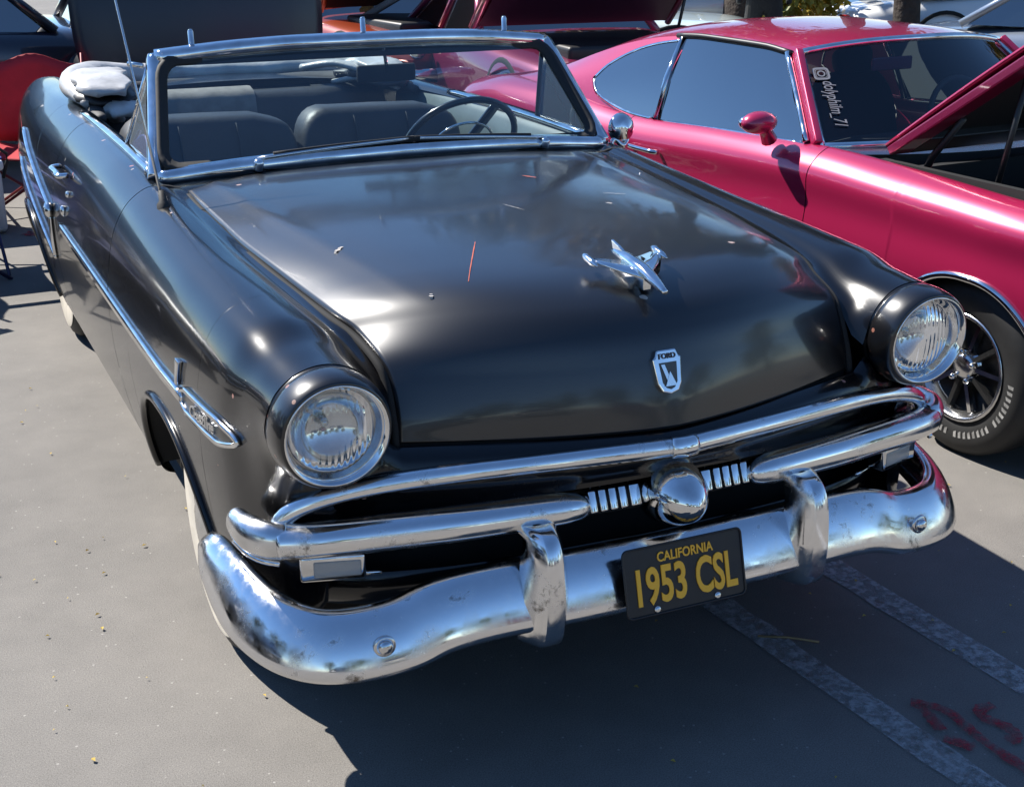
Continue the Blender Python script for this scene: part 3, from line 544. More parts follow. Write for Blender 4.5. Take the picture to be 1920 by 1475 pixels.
# black rubber seal with rounded corners, inside the frame
def scr(x, t):                                                         # point on glass: x along width -1..1, t height
    A = np.array([np.interp(x, np.linspace(-1, 1, n_), fb[:, j]) for j in range(3)]); B = np.array([np.interp(x, np.linspace(-1, 1, n_), ft[:, j]) for j in range(3)]); return lerp(A, B, t)
pts = []; cx, ct = .965, .06; rx, rt = .055, .14
for (sx, st, a0) in ((1, 1, 0), (-1, 1, 90), (-1, -1, 180), (1, -1, 270)):
    ox = sx * (cx - rx); ot = (1 - ct - rt) if st > 0 else (ct + rt)
    for a in np.linspace(a0, a0 + 90, 9): pts.append(scr(ox + rx * math.cos(R(a)), ot + rt * math.sin(R(a))) + np.array([0, -.010, .006]))
pts = np.array(pts + pts[:1]); pts = resample(pts, 160)[:-1]
b = MB(); T = np.roll(pts, -1, 0) - np.roll(pts, 1, 0); T /= np.linalg.norm(T, axis=1)[:, None]; Nn = np.cross(T, [0, -.75, .66]); Nn /= np.linalg.norm(Nn, axis=1)[:, None]
G = np.stack([pts + Nn * a + np.array([0, -.75, .66]) * c_ for a, c_ in ((-.010, -.004), (-.007, .006), (.007, .006), (.012, .012), (.028, .010), (.03, -.004))], 1)
grid('windscreen_seal', G, M_rubber, CAR, cu=True)
# roof latch pins on the header
for x in (-.56, -.005, .52):
    p = np.array([np.interp(abs(x), wt[:, 0], wt[:, j]) for j in range(3)]); p[0] = x
    b = MB(); b.lathe([(.016, 0), (.016, .008), (.009, .012), (.0088, .052), (.006, .058), (.0005, .059)], p + [0, .012, .020], (0, .1, 1), 16); b.build('latch_pin', M_chrome, CAR)
# wipers
for (x0, x1) in ((-.46, .02), (.50, .06)):
    def onws(x, t): q = scr(x / .755, t); return q + np.array([0, -.026, .016])
    P = np.array([onws(lerp(x0, x1, k), lerp(.005, .055, k) + .0) for k in np.linspace(0, 1, 14)]); b = MB(); b.tube(P, .006, 8); wo = b.build('wiper', M_steel, CAR)
    q = MB(); P2 = np.array([onws(lerp(x0, x1, .45) + (x1 - x0) * k, .035 + .03 * k) for k in np.linspace(-.35, .62, 12)]); q.sweep(P2, np.array([(-.003, -.01), (.003, -.01), (.003, .008), (-.003, .008)])); q.build('blade', M_rubber, wo)
    q = MB(); pv = onws(x0, -.03); q.lathe([(.016, -.02), (.015, .006), (.009, .012), (.0005, .013)], pv + [0, -.005, 0], (0, -.5, .86), 14); q.build('pivot', M_chrome, wo)
# quarter vents, chrome frames
for sg in (-1, 1):
    a, c_ = np.array([.752 * sg, 1.83, 1.085]), np.array([.682 * sg, 2.10, 1.378]); d = np.array([.752 * sg, 2.30, 1.096]); e = np.array([.690 * sg, 2.135, 1.366])
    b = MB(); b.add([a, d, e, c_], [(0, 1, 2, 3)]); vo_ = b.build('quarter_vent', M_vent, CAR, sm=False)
    b = MB(); b.tube([d, lerp(d, e, .5), e], .0085, 8); b.build('vent_post', M_chrome if sg < 0 else M_rubber, vo_)
    b = MB(); b.tube([a + [0, -.02, 0], lerp(a, d, .5), d], .010, 8); b.build('vent_sill', M_chrome, vo_)
    b = MB(); P = np.array([(.757 * sg, y_, z_) for y_, z_ in ((1.86, 1.082), (2.2, 1.090), (2.6, 1.092), (2.95, 1.090), (3.15, 1.085))]); b.sweep(smooth(P, 30), np.array([(-.02, -.008), (-.018, .008), (.016, .010), (.02, -.008)])); b.build('door_cap', M_chrome, CAR)
    # inner door trim
    G = [[(.745 * sg, y_, 1.075), (.715 * sg, y_, 1.055), (.705 * sg, y_, .95), (.70 * sg, y_, .60), (.70 * sg, y_, .30)] for y_ in np.linspace(1.80, 3.7, 8)]; grid('door_card', G, M_teal, CAR)
    b = MB(); b.tube([(.698 * sg, y_, .93) for y_ in (2.1, 2.5, 2.9)], .010, 8); b.build('door_card_trim', M_chrome, CAR)
# windscreen end knob seen beside the right pillar top
b = MB(); b.tube([(-.715, 2.10, 1.370), (-.755, 2.13, 1.376)], .008, 8); b.build('side_window_catch', M_chrome, CAR)
# dash, steering wheel, mirror
G = [[(x, np.interp(abs(x), wb[:, 0], wb[:, 1]) + .05, np.interp(abs(x), wb[:, 0], wb[:, 2]) - .03), (x, 1.97, 1.075 - .03 * (abs(x) / .75) ** 2), (x, 2.03, 1.045), (x, 2.02, .90), (x, 1.96, .80)] for x in np.linspace(-.72, .72, 14)]
grid('dashboard', G, mat('dash_paint', (.012, .014, .018), .3, 0, .5, .4), CAR)
SWc = np.array([.425, 2.27, 1.025]); ax_ = np.array([0, .80, .60]); ax_ /= np.linalg.norm(ax_); e1 = np.array([1., 0, 0]); e2 = np.cross(ax_, e1)
th = np.linspace(0, 2 * np.pi, 56, endpoint=False); b = MB(); P = SWc + .212 * (np.cos(th)[:, None] * e1 + np.sin(th)[:, None] * e2); b.sweep(P, circ(.0125, 10), tuple(ax_), None, True); sw = b.build('steering_wheel', mat('black_bakelite', (.01, .011, .013), .25, 0, .5, .5), CAR)
for a in (62, 242):
    d = math.cos(R(a)) * e1 + math.sin(R(a)) * -e2 if e2[2] < 0 else math.cos(R(a)) * e1 + math.sin(R(a)) * e2
    b = MB(); b.sweep([SWc + d * k - ax_ * (.03 * (1 - k / .21)) for k in np.linspace(.03, .208, 8)], np.array([(-.018, -.005), (.018, -.005), (.018, .005), (-.018, .005)]), tuple(ax_)); b.build('spoke', MATS['black_bakelite'], sw)
b = MB(); b.lathe([(.045, -.06), (.045, -.02), (.04, -.005), (.022, .006), (.0005, .009)], SWc - ax_ * .03, ax_, 24); b.build('hub', M_chrome, sw)
b = MB(); b.tube([SWc - ax_ * .06, SWc - ax_ * .34], .022, 10); b.build('column', M_dark, sw)
th = np.linspace(R(200), R(340), 20); b = MB(); b.tube(SWc - ax_ * .02 + .12 * (np.cos(th)[:, None] * e1 + np.sin(th)[:, None] * e2), .005, 8); b.build('horn_ring', M_chrome, sw)
b = MB(); b.box((.10, 2.13, 1.305), (.21, .018, .058)); rm = b.build('rear_view_mirror', M_rubber, CAR, bev=.008)
b = MB(); b.box((.10, 2.141, 1.305), (.195, .002, .047)); b.build('mirror_glass', M_chrome, rm, sm=False)
b = MB(); b.tube([(.10, 2.12, 1.31), (.08, 2.08, 1.36), (.06, 2.05, 1.41)], .006, 8); b.build('mirror_stalk', M_chrome, rm)
# seats
def cushion(name, cx, cy, cz, w, h, d, lean, m, parent, ex=3.2, n=22):
    """puffed seat back: rounded box, leaning back"""
    b = MB(); th_ = np.linspace(0, 2 * np.pi, 36, endpoint=False); ph_ = np.linspace(-np.pi / 2, np.pi / 2, n)
    c = lambda v: np.sign(np.cos(v)) * np.abs(np.cos(v)) ** (2 / ex); s = lambda v: np.sign(np.sin(v)) * np.abs(np.sin(v)) ** (2 / ex)
    X = c(th_)[:, None] * c(ph_)[None] * w / 2; Z = s(th_)[:, None] * c(ph_)[None] * h / 2; Y = s(ph_)[None] * d / 2 + 0 * X
    Y2 = Y + lean * (Z / h); G = np.stack([X + cx, Y2 + cy, Z + cz], -1); G[..., 2] += .012 * np.sin(X * 19) * (Z > 0); b.add(G.reshape(-1, 3), gfaces(36, n, True)); return b.build(name, m, parent)
for sx, nm in ((-1, 'front_seat'), (1, 'front_seat')):
    st = cushion(nm, sx * .345, 2.88, .765, .685, .64, .20, .16, M_cloth, CAR, 5.5); cushion('seat_base', sx * .345, 2.58, .46, .66, .20, .55, 0, M_cloth, st)
    for x in (-.12, .10):
        b = MB(); b.sweep(smooth([(sx * .345 + x, 2.88 - .104 + .16 * (z - .765) / .64, z) for z in (.60, .75, .90, 1.0)] + [(sx * .345 + x, 2.88 - .085 + .085, 1.062), (sx * .345 + x, 2.99, 1.078)], 24), circ(.0035, 6), (1, 0, 0)); b.build('seat_seam', M_cloth, st)
rs = cushion('rear_seat', 0, 3.62, .78, 1.36, .58, .22, .16, M_cloth, CAR, 5.)
b = MB()
G = [[(x, 3.62 - .125 + y_ + .003 * math.sin(x * 40), z_ + .006) for y_, z_ in ((.045, .88), (.062, .99), (.075, 1.045), (.105, 1.072), (.16, 1.084), (.22, 1.080), (.26, 1.068))] for x in np.linspace(-.40, .02, 16)]; grid('seat_panel', G, M_greycloth, rs)
G = [[(x, 3.62 - .110 + y_, z_) for y_, z_ in ((.06, .90), (.075, .985), (.115, 1.058), (.18, 1.076), (.23, 1.064))] for x in np.linspace(.30, .62, 6)]; grid('seat_panel', G, M_cloth, rs)
# folded roof and deck
deck = []
for y_ in np.linspace(3.72, 5.0, 26):
    s = section(y_)[0]; deck.append([(x, y_, s[1] + (.045 if y_ < 4.7 else .045 * (5.05 - y_) / .35) * (1 - (abs(x) / s[0]) ** 2.4)) for x in np.linspace(-s[0], s[0], 30)])
grid('trunk_lid', deck, M_black, CAR)
tail = [[(p[0], 5.0 + .03 * math.sin(math.pi * k), p[2] + (.46 - p[2]) * k) for p in deck[-1]] for k in np.linspace(0, 1, 10)]; grid('tail_panel', tail, M_black, CAR)
for sg in (1, -1):
    q = [column(5.0)]; s = section(5.0); G = [[(sg * (x + (.55 - x) * k), 5.0 + .03 * math.sin(k * 1.5), z + (.70 - z) * k) for x, z in s] for k in np.linspace(0, 1, 5)]; grid('quarter_end', G, M_black, CAR)
    b = MB(); b.lathe([(.062, 0), (.06, .03), (.045, .055), (.0005, .065)], (sg * .70, 5.01, .80), (0, 1, 0), 24); b.build('tail_lamp', mat('red_lens', (.35, .01, .01), .15), CAR)
b = MB(); b.sweep(smooth([(-.80, 4.90, .46), (-.76, 5.05, .45), (-.5, 5.14, .44), (0, 5.16, .44), (.5, 5.14, .44), (.76, 5.05, .45), (.80, 4.90, .46)], 40), bprof[:13] * [-1, 1]); b.build('rear_bumper', M_chrome, CAR)
rs_ = np.random.default_rng(3)
def roll(path, r, name, m, lump=.12, flat=.8, n=70, k=18):
    P = smooth(path, n); a = np.linspace(0, 2 * np.pi, k, endpoint=False); ph = rs_.random(6) * 6; T, S, U = frames(P); G = []
    for i in range(n):
        t = i / n; rr = r * (1 + lump * (np.sin(t * 23 + ph[0]) * .5 + np.sin(t * 51 + 2 * a + ph[1]) * .35 + np.sin(3 * a + t * 14 + ph[2]) * .4)) * min(1, .35 + 6 * t, .35 + 6 * (1 - t))
        G.append(P[i] + S[i] * (rr * np.cos(a))[:, None] + U[i] * (rr * np.sin(a) * flat)[:, None])
    b = MB(); b.add(np.array(G).reshape(-1, 3), gfaces(n, k, False, True) + [tuple(range(k))[::-1], tuple((n - 1) * k + j for j in range(k))]); return b.build(name, m, CAR)
roll([(-.72, 3.28, 1.10), (-.73, 3.55, 1.14), (-.66, 3.85, 1.15), (-.45, 4.05, 1.12), (0, 4.12, 1.10), (.45, 4.05, 1.12), (.66, 3.85, 1.13), (.72, 3.6, 1.11)], .060, 'folded_roof', M_vinyl, .14, .8)
for (xs_, ya, yb, z0, w_, m__) in ((-.655, 3.20, 3.80, 1.150, .21, M_vinyl), (-.640, 3.24, 3.78, 1.105, .24, MATS['black_canvas'] if 'black_canvas' in MATS else mat('black_canvas', (.01, .01, .012), .5)), (-.60, 3.16, 3.60, 1.07, .16, M_vinyl), (.60, 3.42, 3.85, 1.135, .18, M_vinyl), (.585, 3.40, 3.85, 1.095, .20, MATS.get('black_canvas'))):
    G = []
    for k, y_ in enumerate(np.linspace(ya, yb, 14)):
        a = np.linspace(0, 2 * np.pi, 24, endpoint=False); f_e = min(1, .55 + k * .25, .55 + (13 - k) * .25); wob = .012 * math.sin(k * 1.7 + z0 * 40)
        G.append([(xs_ + wob + .06 * np.sign(-xs_) * (k / 13) ** 2 + w_ / 2 * f_e * np.sign(math.cos(t)) * abs(math.cos(t)) ** .6, y_, z0 + .030 * math.sin(k * .24) + .024 * f_e * np.sign(math.sin(t)) * abs(math.sin(t)) ** .7 + .006 * math.sin(3 * t + k)) for t in a])
    G = np.array(G); b = MB(); b.add(G.reshape(-1, 3), gfaces(14, 24, False, True) + [tuple(range(24))[::-1], tuple(13 * 24 + j for j in range(24))]); b.build('roof_fold', m__, CAR)
roll([(-.70, 3.12, 1.065), (-.69, 3.35, 1.08), (-.62, 3.62, 1.09), (-.4, 3.88, 1.07), (0, 3.94, 1.06), (.4, 3.88, 1.07), (.62, 3.65, 1.08), (.69, 3.4, 1.07)], .048, 'folded_roof_lining', mat('dark_canvas', (.03, .03, .032), .7, bump=(30, .3, .004)), .1, .8)
for (p, q_, r_) in (((.30, 3.80, 1.14), (.55, 3.55, 1.13), .028), ((.42, 3.72, 1.08), (.62, 3.42, 1.08), .02), ((-.66, 3.22, 1.07), (-.60, 3.40, 1.02), .035)):
    b = MB(); P = smooth([p, lerp(np.array(p), np.array(q_), .5) + [0, 0, .03], q_], 16); b.sweep(P, circ(r_, 10), (0, 0, 1), np.stack([np.full(16, 1.), np.full(16, .6)], 1)); b.build('roof_bow', M_vinyl, CAR)
# side brightwork
def on_side(y, z, sg, d=.0):
    s = section(y); i0 = 30; return np.array([sg * (np.interp(-z, -s[i0:, 1], s[i0:, 0]) + d), y, z])
for sg in (-1, 1):
    z_ = lambda y: .757 + .010 * (y - 1.8) * .3
    P = np.array([on_side(y, z_(y), sg, .004) for y in np.linspace(.73, 2.70, 40)]); b = MB(); b.sweep(P, np.array([(-.006, -.014), (.004, -.013), (.010, -.004), (.010, .004), (.004, .013), (-.006, .014)]) * [-sg, 1], (0, 0, 1)); b.build('side_moulding', M_chrome, CAR)
    # spear-shaped name panel at the front of the moulding
    rimP = []; Y0, Y1 = .74, .355
    for k in np.linspace(0, 1, 26): y = Y0 + (Y1 - Y0) * k; rimP.append((y, .757 + .028 * min(1, (1 - k) / .25) ** .6 * min(1, .55 + k * 4) + .012 * k))
    for k in np.linspace(1, 0, 26): y = Y0 + (Y1 - Y0) * k; rimP.append((y, .757 - .028 * min(1, (1 - k) / .25) ** .6 * min(1, .55 + k * 4) + .012 * k))
    P = resample(np.array([on_side(y, z, sg, .005) for y, z in rimP + rimP[:1]]), 90)[:-1]; b = MB(); b.sweep(P, np.array([(-.006, -.005), (.005, -.005), (.007, .0), (.005, .006), (-.006, .005)]), (sg, 0, 0), None, True); npn = b.build('name_panel', M_chrome, CAR)
    G = [[on_side(y, .757 + .012 * k + .024 * v * min(1, (1 - k) / .25) ** .6, sg, .0035) for v in (-1, 0, 1)] for k in np.linspace(0.02, .97, 20) for y in (Y0 + (Y1 - Y0) * k,)]; grid('name_field', G, mat('name_black', (.006, .006, .007), .3, 0, .5, .5), npn)
    c0 = on_side(.55, .750, sg, .008); d = on_side(.38, .757, sg, .008) - on_side(.66, .749, sg, .008)
    ex = d * (1 if sg < 0 else 1); 
    if sg > 0: ex = -d
    text_mesh('name_lettering', 'Crestline', .042, M_pod, npn, c0, -d if sg < 0 and False else (ex if sg > 0 else d), (0, 0, 1), .006, 1.05, shear=.35, thick=.0008)
    # small vertical badge above the moulding
    p0 = on_side(.765, .778, sg, .006); p1 = on_side(.765, .838, sg, .006); b = MB(); b.sweep([lerp(p0, p1, k) for k in np.linspace(0, 1, 8)], np.array([(-.5, -.006), (.5, -.006), (.5, .006), (-.5, .006)]), (sg, 0, 0), np.stack([np.interp(np.linspace(0, 1, 8), [0, .4, 1], [.018, .022, .036]), np.ones(8)], 1)); b.build('fender_badge', M_chrome, CAR, bev=.002)
    # rear-quarter trim: spear with round front, vertical bar and lower strip
    P = np.array([on_side(y, .775 + .16 * (y - 2.93) ** 1.1 * .9, sg, .006) for y in np.linspace(2.94, 3.95, 26)]); b = MB(); b.sweep(P, circ(.011, 8)); b.build('quarter_moulding', M_chrome, CAR)
    b = MB(); b.ell(on_side(2.93, .775, sg, .012), (.02, .035, .03)); b.build('moulding_knob', M_chrome, CAR)
    P = np.array([on_side(2.935, z, sg, .006) for z in np.linspace(.76, .60, 8)]); b = MB(); b.sweep(P, circ(.009, 8), (0, 1, 0)); b.build('scoop_bar', M_chrome, CAR)
    P = np.array([on_side(y, .595 + .20 * max(0, y - 2.93) ** 1.1, sg, .006) for y in np.linspace(2.93, 3.95, 26)]); b = MB(); b.sweep(P, circ(.009, 8)); b.build('quarter_lower_moulding', M_chrome, CAR)
    # door handle, key button
    h0, h1 = on_side(2.60, .955, sg, .03), on_side(2.78, .955, sg, .03); b = MB(); b.sweep(smooth([on_side(2.60, .955, sg, -.002), h0 + [0, .01, 0], lerp(h0, h1, .5), h1, on_side(2.80, .955, sg, -.002)], 24), circ(.010, 8), (sg, 0, 0), np.stack([np.ones(24), np.full(24, 1.3)], 1)); b.build('door_handle', M_chrome, CAR)
    b = MB(); b.ell(on_side(2.55, .90, sg, .004), (.010, .012, .012)); b.build('door_lock', M_chrome, CAR)
    b = MB(); b.ell(on_side(2.62, .83, sg, .004), (.012, .016, .02)); b.build('side_reflector', M_chrome, CAR)
# aerial on the right fender, mirror on the left
ab = np.array([-.800, 1.50, 1.045]); at_ = ab + np.array([-.055, .55, 1.0]) * 0.9
b = MB(); b.tube([ab, lerp(ab, at_, .5), at_], np.array([.0042, .0036, .0028]), 8); an = b.build('aerial', M_steel, CAR)
b = MB(); b.lathe([(.020, -.01), (.019, .012), (.011, .022), (.009, .05), (.0005, .052)], ab, (0, .45, 1), 14); b.build('aerial_base', M_rubber, an)
b = MB(); mc = np.array([.875, 1.88, 1.105]); md = np.array([.25, -1, .05]); md /= np.linalg.norm(md); b.lathe([(.050, -.012), (.052, -.004), (.046, .018), (.03, .032), (.0005, .039)], mc, md, 32); mo = b.build('door_mirror', M_chrome, CAR)
b = MB(); b.lathe([(.048, -.010), (.0005, -.010)], mc, md, 32); b.build('mirror_glass', M_steel, mo)
b = MB(); b.tube(smooth([mc + [.03, 0, -.03], mc + [0, -.02, -.06], (.845, 1.87, 1.07), (.835, 1.87, 1.045)], 14), .010, 8); b.build('mirror_arm', M_chrome, mo)
# long scratches through the hood enamel down to primer
for (x0, y0, x1, y1, w_, c) in ((-.239, .60, -.36, .36, .004, 0), (-.02, .92, .005, .84, .003, 1), (.19, 1.24, .215, 1.20, .010, 0), (-.545, .75, -.515, .775, .012, 1), (.30, .95, .36, .93, .004, 1), (-.45, .36, -.455, .345, .012, 1)):
    P = [(lerp(x0, x1, k), lerp(y0, y1, k)) for k in np.linspace(0, 1, 12)]; d = np.array([x1 - x0, y1 - y0]); d = d / np.linalg.norm(d); p_ = np.array([-d[1], d[0]]); G = []
    for i, (x, y) in enumerate(P):
        wv = w_ * (.35 + .65 * math.sin(math.pi * (i + .5) / 12)) * rng.uniform(.5, 1.1) / 2
        G.append([(x + p_[0] * s_ * wv, y + p_[1] * s_ * wv, hoodz(x, y) + .0022) for s_ in (-1, 1)])
    so_ = grid('paint_scratch', G, mat('primer_red', (.40, .085, .05), .7) if c == 0 else mat('bare_primer', (.38, .35, .32), .7), hood, sm=False)
# ------------------------------------------------------------------ magenta coupe alongside
M_pink = mat('magenta_metallic', (.40, .014, .072), .30, .3, .5, 1., .02)
M_pink2 = mat('dark_magenta', (.22, .012, .06), .35, .35, .5, 1., .02)
M_dglass = mat('dark_window', (.006, .009, .012), .0, 0, .5, 1., 0., ior=2.8)
M_int = mat('dark_interior', (.04, .042, .045), .7)
M_eng = mat('engine_black', (.012, .012, .012), .45)
PK = thing('coupe_car', 'magenta muscle coupe with raised hood parked beside the black convertible', 'car', (1.77, 1.08, 0), .06)
PW = .86                                                                 # half width; local x = across from the near side, y = rearward
SK = [-1.02, -.85, -.4, 0, .4, .9, 1.5, 2.2, 2.9, 3.4, 3.9, 4.1]
PR = np.array([
 [(.36,.78),(.32,.79),(.26,.775),(.22,.74),(.20,.68),(.21,.58),(.24,.42),(.30,.40)],
 [(.27,.85),(.22,.86),(.16,.83),(.11,.78),(.09,.70),(.10,.58),(.13,.36),(.20,.33)],
 [(.20,.895),(.15,.905),(.09,.875),(.045,.82),(.03,.73),(.035,.59),(.065,.35),(.12,.29)],
 [(.175,.915),(.12,.925),(.055,.895),(.014,.835),(.0,.74),(.008,.60),(.04,.34),(.10,.27)],
 [(.17,.935),(.12,.943),(.055,.91),(.014,.85),(.0,.75),(.008,.60),(.04,.33),(.10,.26)],
 [(.15,.952),(.105,.957),(.05,.922),(.014,.862),(.002,.755),(.010,.60),(.042,.32),(.10,.255)],
 [(.12,.930),(.095,.934),(.05,.900),(.020,.840),(.010,.74),(.018,.59),(.046,.32),(.10,.255)],
 [(.105,.900),(.085,.905),(.042,.870),(.012,.812),(.002,.72),(.012,.58),(.044,.32),(.10,.255)],
 [(.13,.945),(.095,.940),(.040,.900),(.000,.835),(-.010,.735),(.004,.59),(.04,.33),(.10,.265)],
 [(.19,.955),(.13,.945),(.055,.905),(.008,.838),(-.004,.74),(.008,.60),(.05,.36),(.11,.30)],
 [(.28,.900),(.20,.900),(.115,.870),(.060,.815),(.045,.73),(.055,.60),(.10,.42),(.16,.38)],
 [(.34,.850),(.27,.850),(.190,.825),(.140,.780),(.125,.71),(.135,.60),(.17,.48),(.22,.45)]])
PR[2:10, 4, 0] += .013; PR[2:10, 3, 0] -= .004; PR[2:10, 5, 0] -= .004
PT = np.linspace(0, 7, 43)
def psec(s, t=PT): return crom(pch(np.atleast_1d(s), SK, PR)[0], 0, t)
PAF, PAR = (.0, .405, .655), (2.83, .40, .63)
def pcol(s):
    q = psec(s)
    for c0, hw, top in (PAF, PAR):
        u = abs(s - c0) / hw
        if u < 1:
            za = .05 + (top - .05) * (1 - u ** 2.3) ** .44
            if za > q[-2, 1]: q = psec(s, np.linspace(0, np.interp(-za, -q[14:, 1], PT[14:]), len(PT)))
    return np.column_stack([q[:, 0], np.full(len(q), s), q[:, 1]])
def pst(a, b, n):
    ys = np.linspace(a, b, n)
    for c0, hw, top in (PAF, PAR):
        for sg in (-1, 1):
            e = c0 + sg * hw * (1 - np.geomspace(.0005, .35, 20)); ys = np.r_[ys, e[(e > a) & (e < b)]]
    return np.unique(ys.round(5))
def pmir(G): G = np.array(G, float); G[..., 0] = 2 * PW - G[..., 0]; return G
for nm, a, c_, n in (('front_fender', -1.02, .853, 50), ('door', .858, 2.18, 30), ('rear_quarter', 2.185, 4.1, 50)):
    G = np.array([pcol(s) for s in pst(a, c_, n)]); grid(nm, G, M_pink, PK, flip=True); grid(nm, pmir(G), M_pink, PK)
for nm, s0 in (('front', -1.02), ('rear', 4.1)):
    q = psec(s0); G = [[(lerp(w, 2 * PW - w, k), s0 + (-.05 if s0 < 0 else .05) * math.sin(math.pi * k), z) for w, z in q] for k in np.linspace(0, 1, 14)]; grid(nm + '_fascia', G, M_pink, PK)
b = MB(); b.box((PW, -1.08, .60), (1.15, .05, .16)); b.build('grille', M_eng, PK)
for w in (.36, .52, 1.20, 1.36):
    b = MB(); b.lathe([(.075, 0), (.07, .02), (.04, .035), (.0005, .04)], (w, -1.075, .62), (0, -1, 0), 24); b.build('headlight', M_chrome, PK)
b = MB(); b.sweep(smooth([(.06, -.75, .45), (.16, -1.02, .45), (.5, -1.12, .45), (1.22, -1.12, .45), (1.56, -1.02, .45), (1.66, -.75, .45)], 40), bprof[:13] * [1, .8]); b.build('front_bumper', M_chrome, PK)
b = MB(); b.sweep(smooth([(.12, 3.9, .5), (.2, 4.12, .5), (.6, 4.2, .5), (1.1, 4.2, .5), (1.5, 4.12, .5), (1.6, 3.9, .5)], 40), bprof[:13] * [-1, .8]); b.build('rear_bumper', M_chrome, PK)
# deck, roof, pillars
G = [[(lerp(w0, 2 * PW - w0, k), s, z0 + .02 * math.sin(math.pi * k)) for k in np.linspace(0, 1, 12)] for s in np.linspace(3.0, 4.1, 14) for (w0, z0) in (psec(s)[0],)]; grid('trunk_lid', G, M_pink, PK)
SR = [1.31, 1.5, 1.9, 2.2, 2.5, 2.8, 3.1, 3.4, 3.62]
RZ = [1.268, 1.283, 1.285, 1.265, 1.215, 1.135, 1.045, .985, .935]; RW = [.285, .29, .285, .28, .27, .255, .24, .23, .22]; RC = [1.315, 1.335, 1.338, 1.320, 1.270, 1.185, 1.09, 1.01, .945]
ss = np.linspace(1.31, 3.62, 44); rz_ = pch(ss, SR, np.array(RZ)[:, None])[:, 0]; rw_ = pch(ss, SR, np.array(RW)[:, None])[:, 0]; rc_ = pch(ss, SR, np.array(RC)[:, None])[:, 0]
G = []
for s, zr, wr, zc in zip(ss, rz_, rw_, rc_):
    fr = -.10 * max(0, 1 - (s - 1.31) / .35)
    row = []
    for k in np.linspace(-1, 1, 31):
        a = abs(k); row.append((PW + k * (PW - wr), s + fr * (1 - a ** 2), zr + (zc - zr) * (1 - a ** 2.6) - .012 * a ** 10))
    G.append(row)
G = np.array(G); RG = G; ir = int(np.searchsorted(ss, 2.66)); grid('roof', G[:ir + 1], M_pink, PK); grid('roof_side', G[ir:, :7], M_pink, PK); grid('roof_side', G[ir:, -7:], M_pink, PK)
# sail panels (rear roof pillars)
def sail(sg):
    G = []
    for s in np.linspace(2.04, 3.62, 34):
        zr, wr = np.interp(s, ss, rz_), np.interp(s, ss, rw_); q = psec(s); wb_, zb_ = q[4]
        G.append([(lerp(wb_, wr, k) + .02 * math.sin(math.pi * k) * -1, s, lerp(zb_ - .01, zr - .010, k)) for k in np.linspace(0, 1, 10)])
    return np.array(G)
Gs = sail(1); grid('sail_panel', Gs, M_pink, PK); grid('sail_panel', pmir(Gs), M_pink, PK, flip=True)
grid('rear_window', RG[ir:, 6:25] - [0, 0, .004], M_ws, PK)
def on_sail(s, v):                                                       # v 0 belt .. 1 rail
    zr, wr = np.interp(s, ss, rz_), np.interp(s, ss, rw_); wb_, zb_ = psec(s)[4]; return np.array([lerp(wb_, wr, v) - .02 * math.sin(math.pi * v) - .006, s, lerp(zb_ - .01, zr - .01, v)])
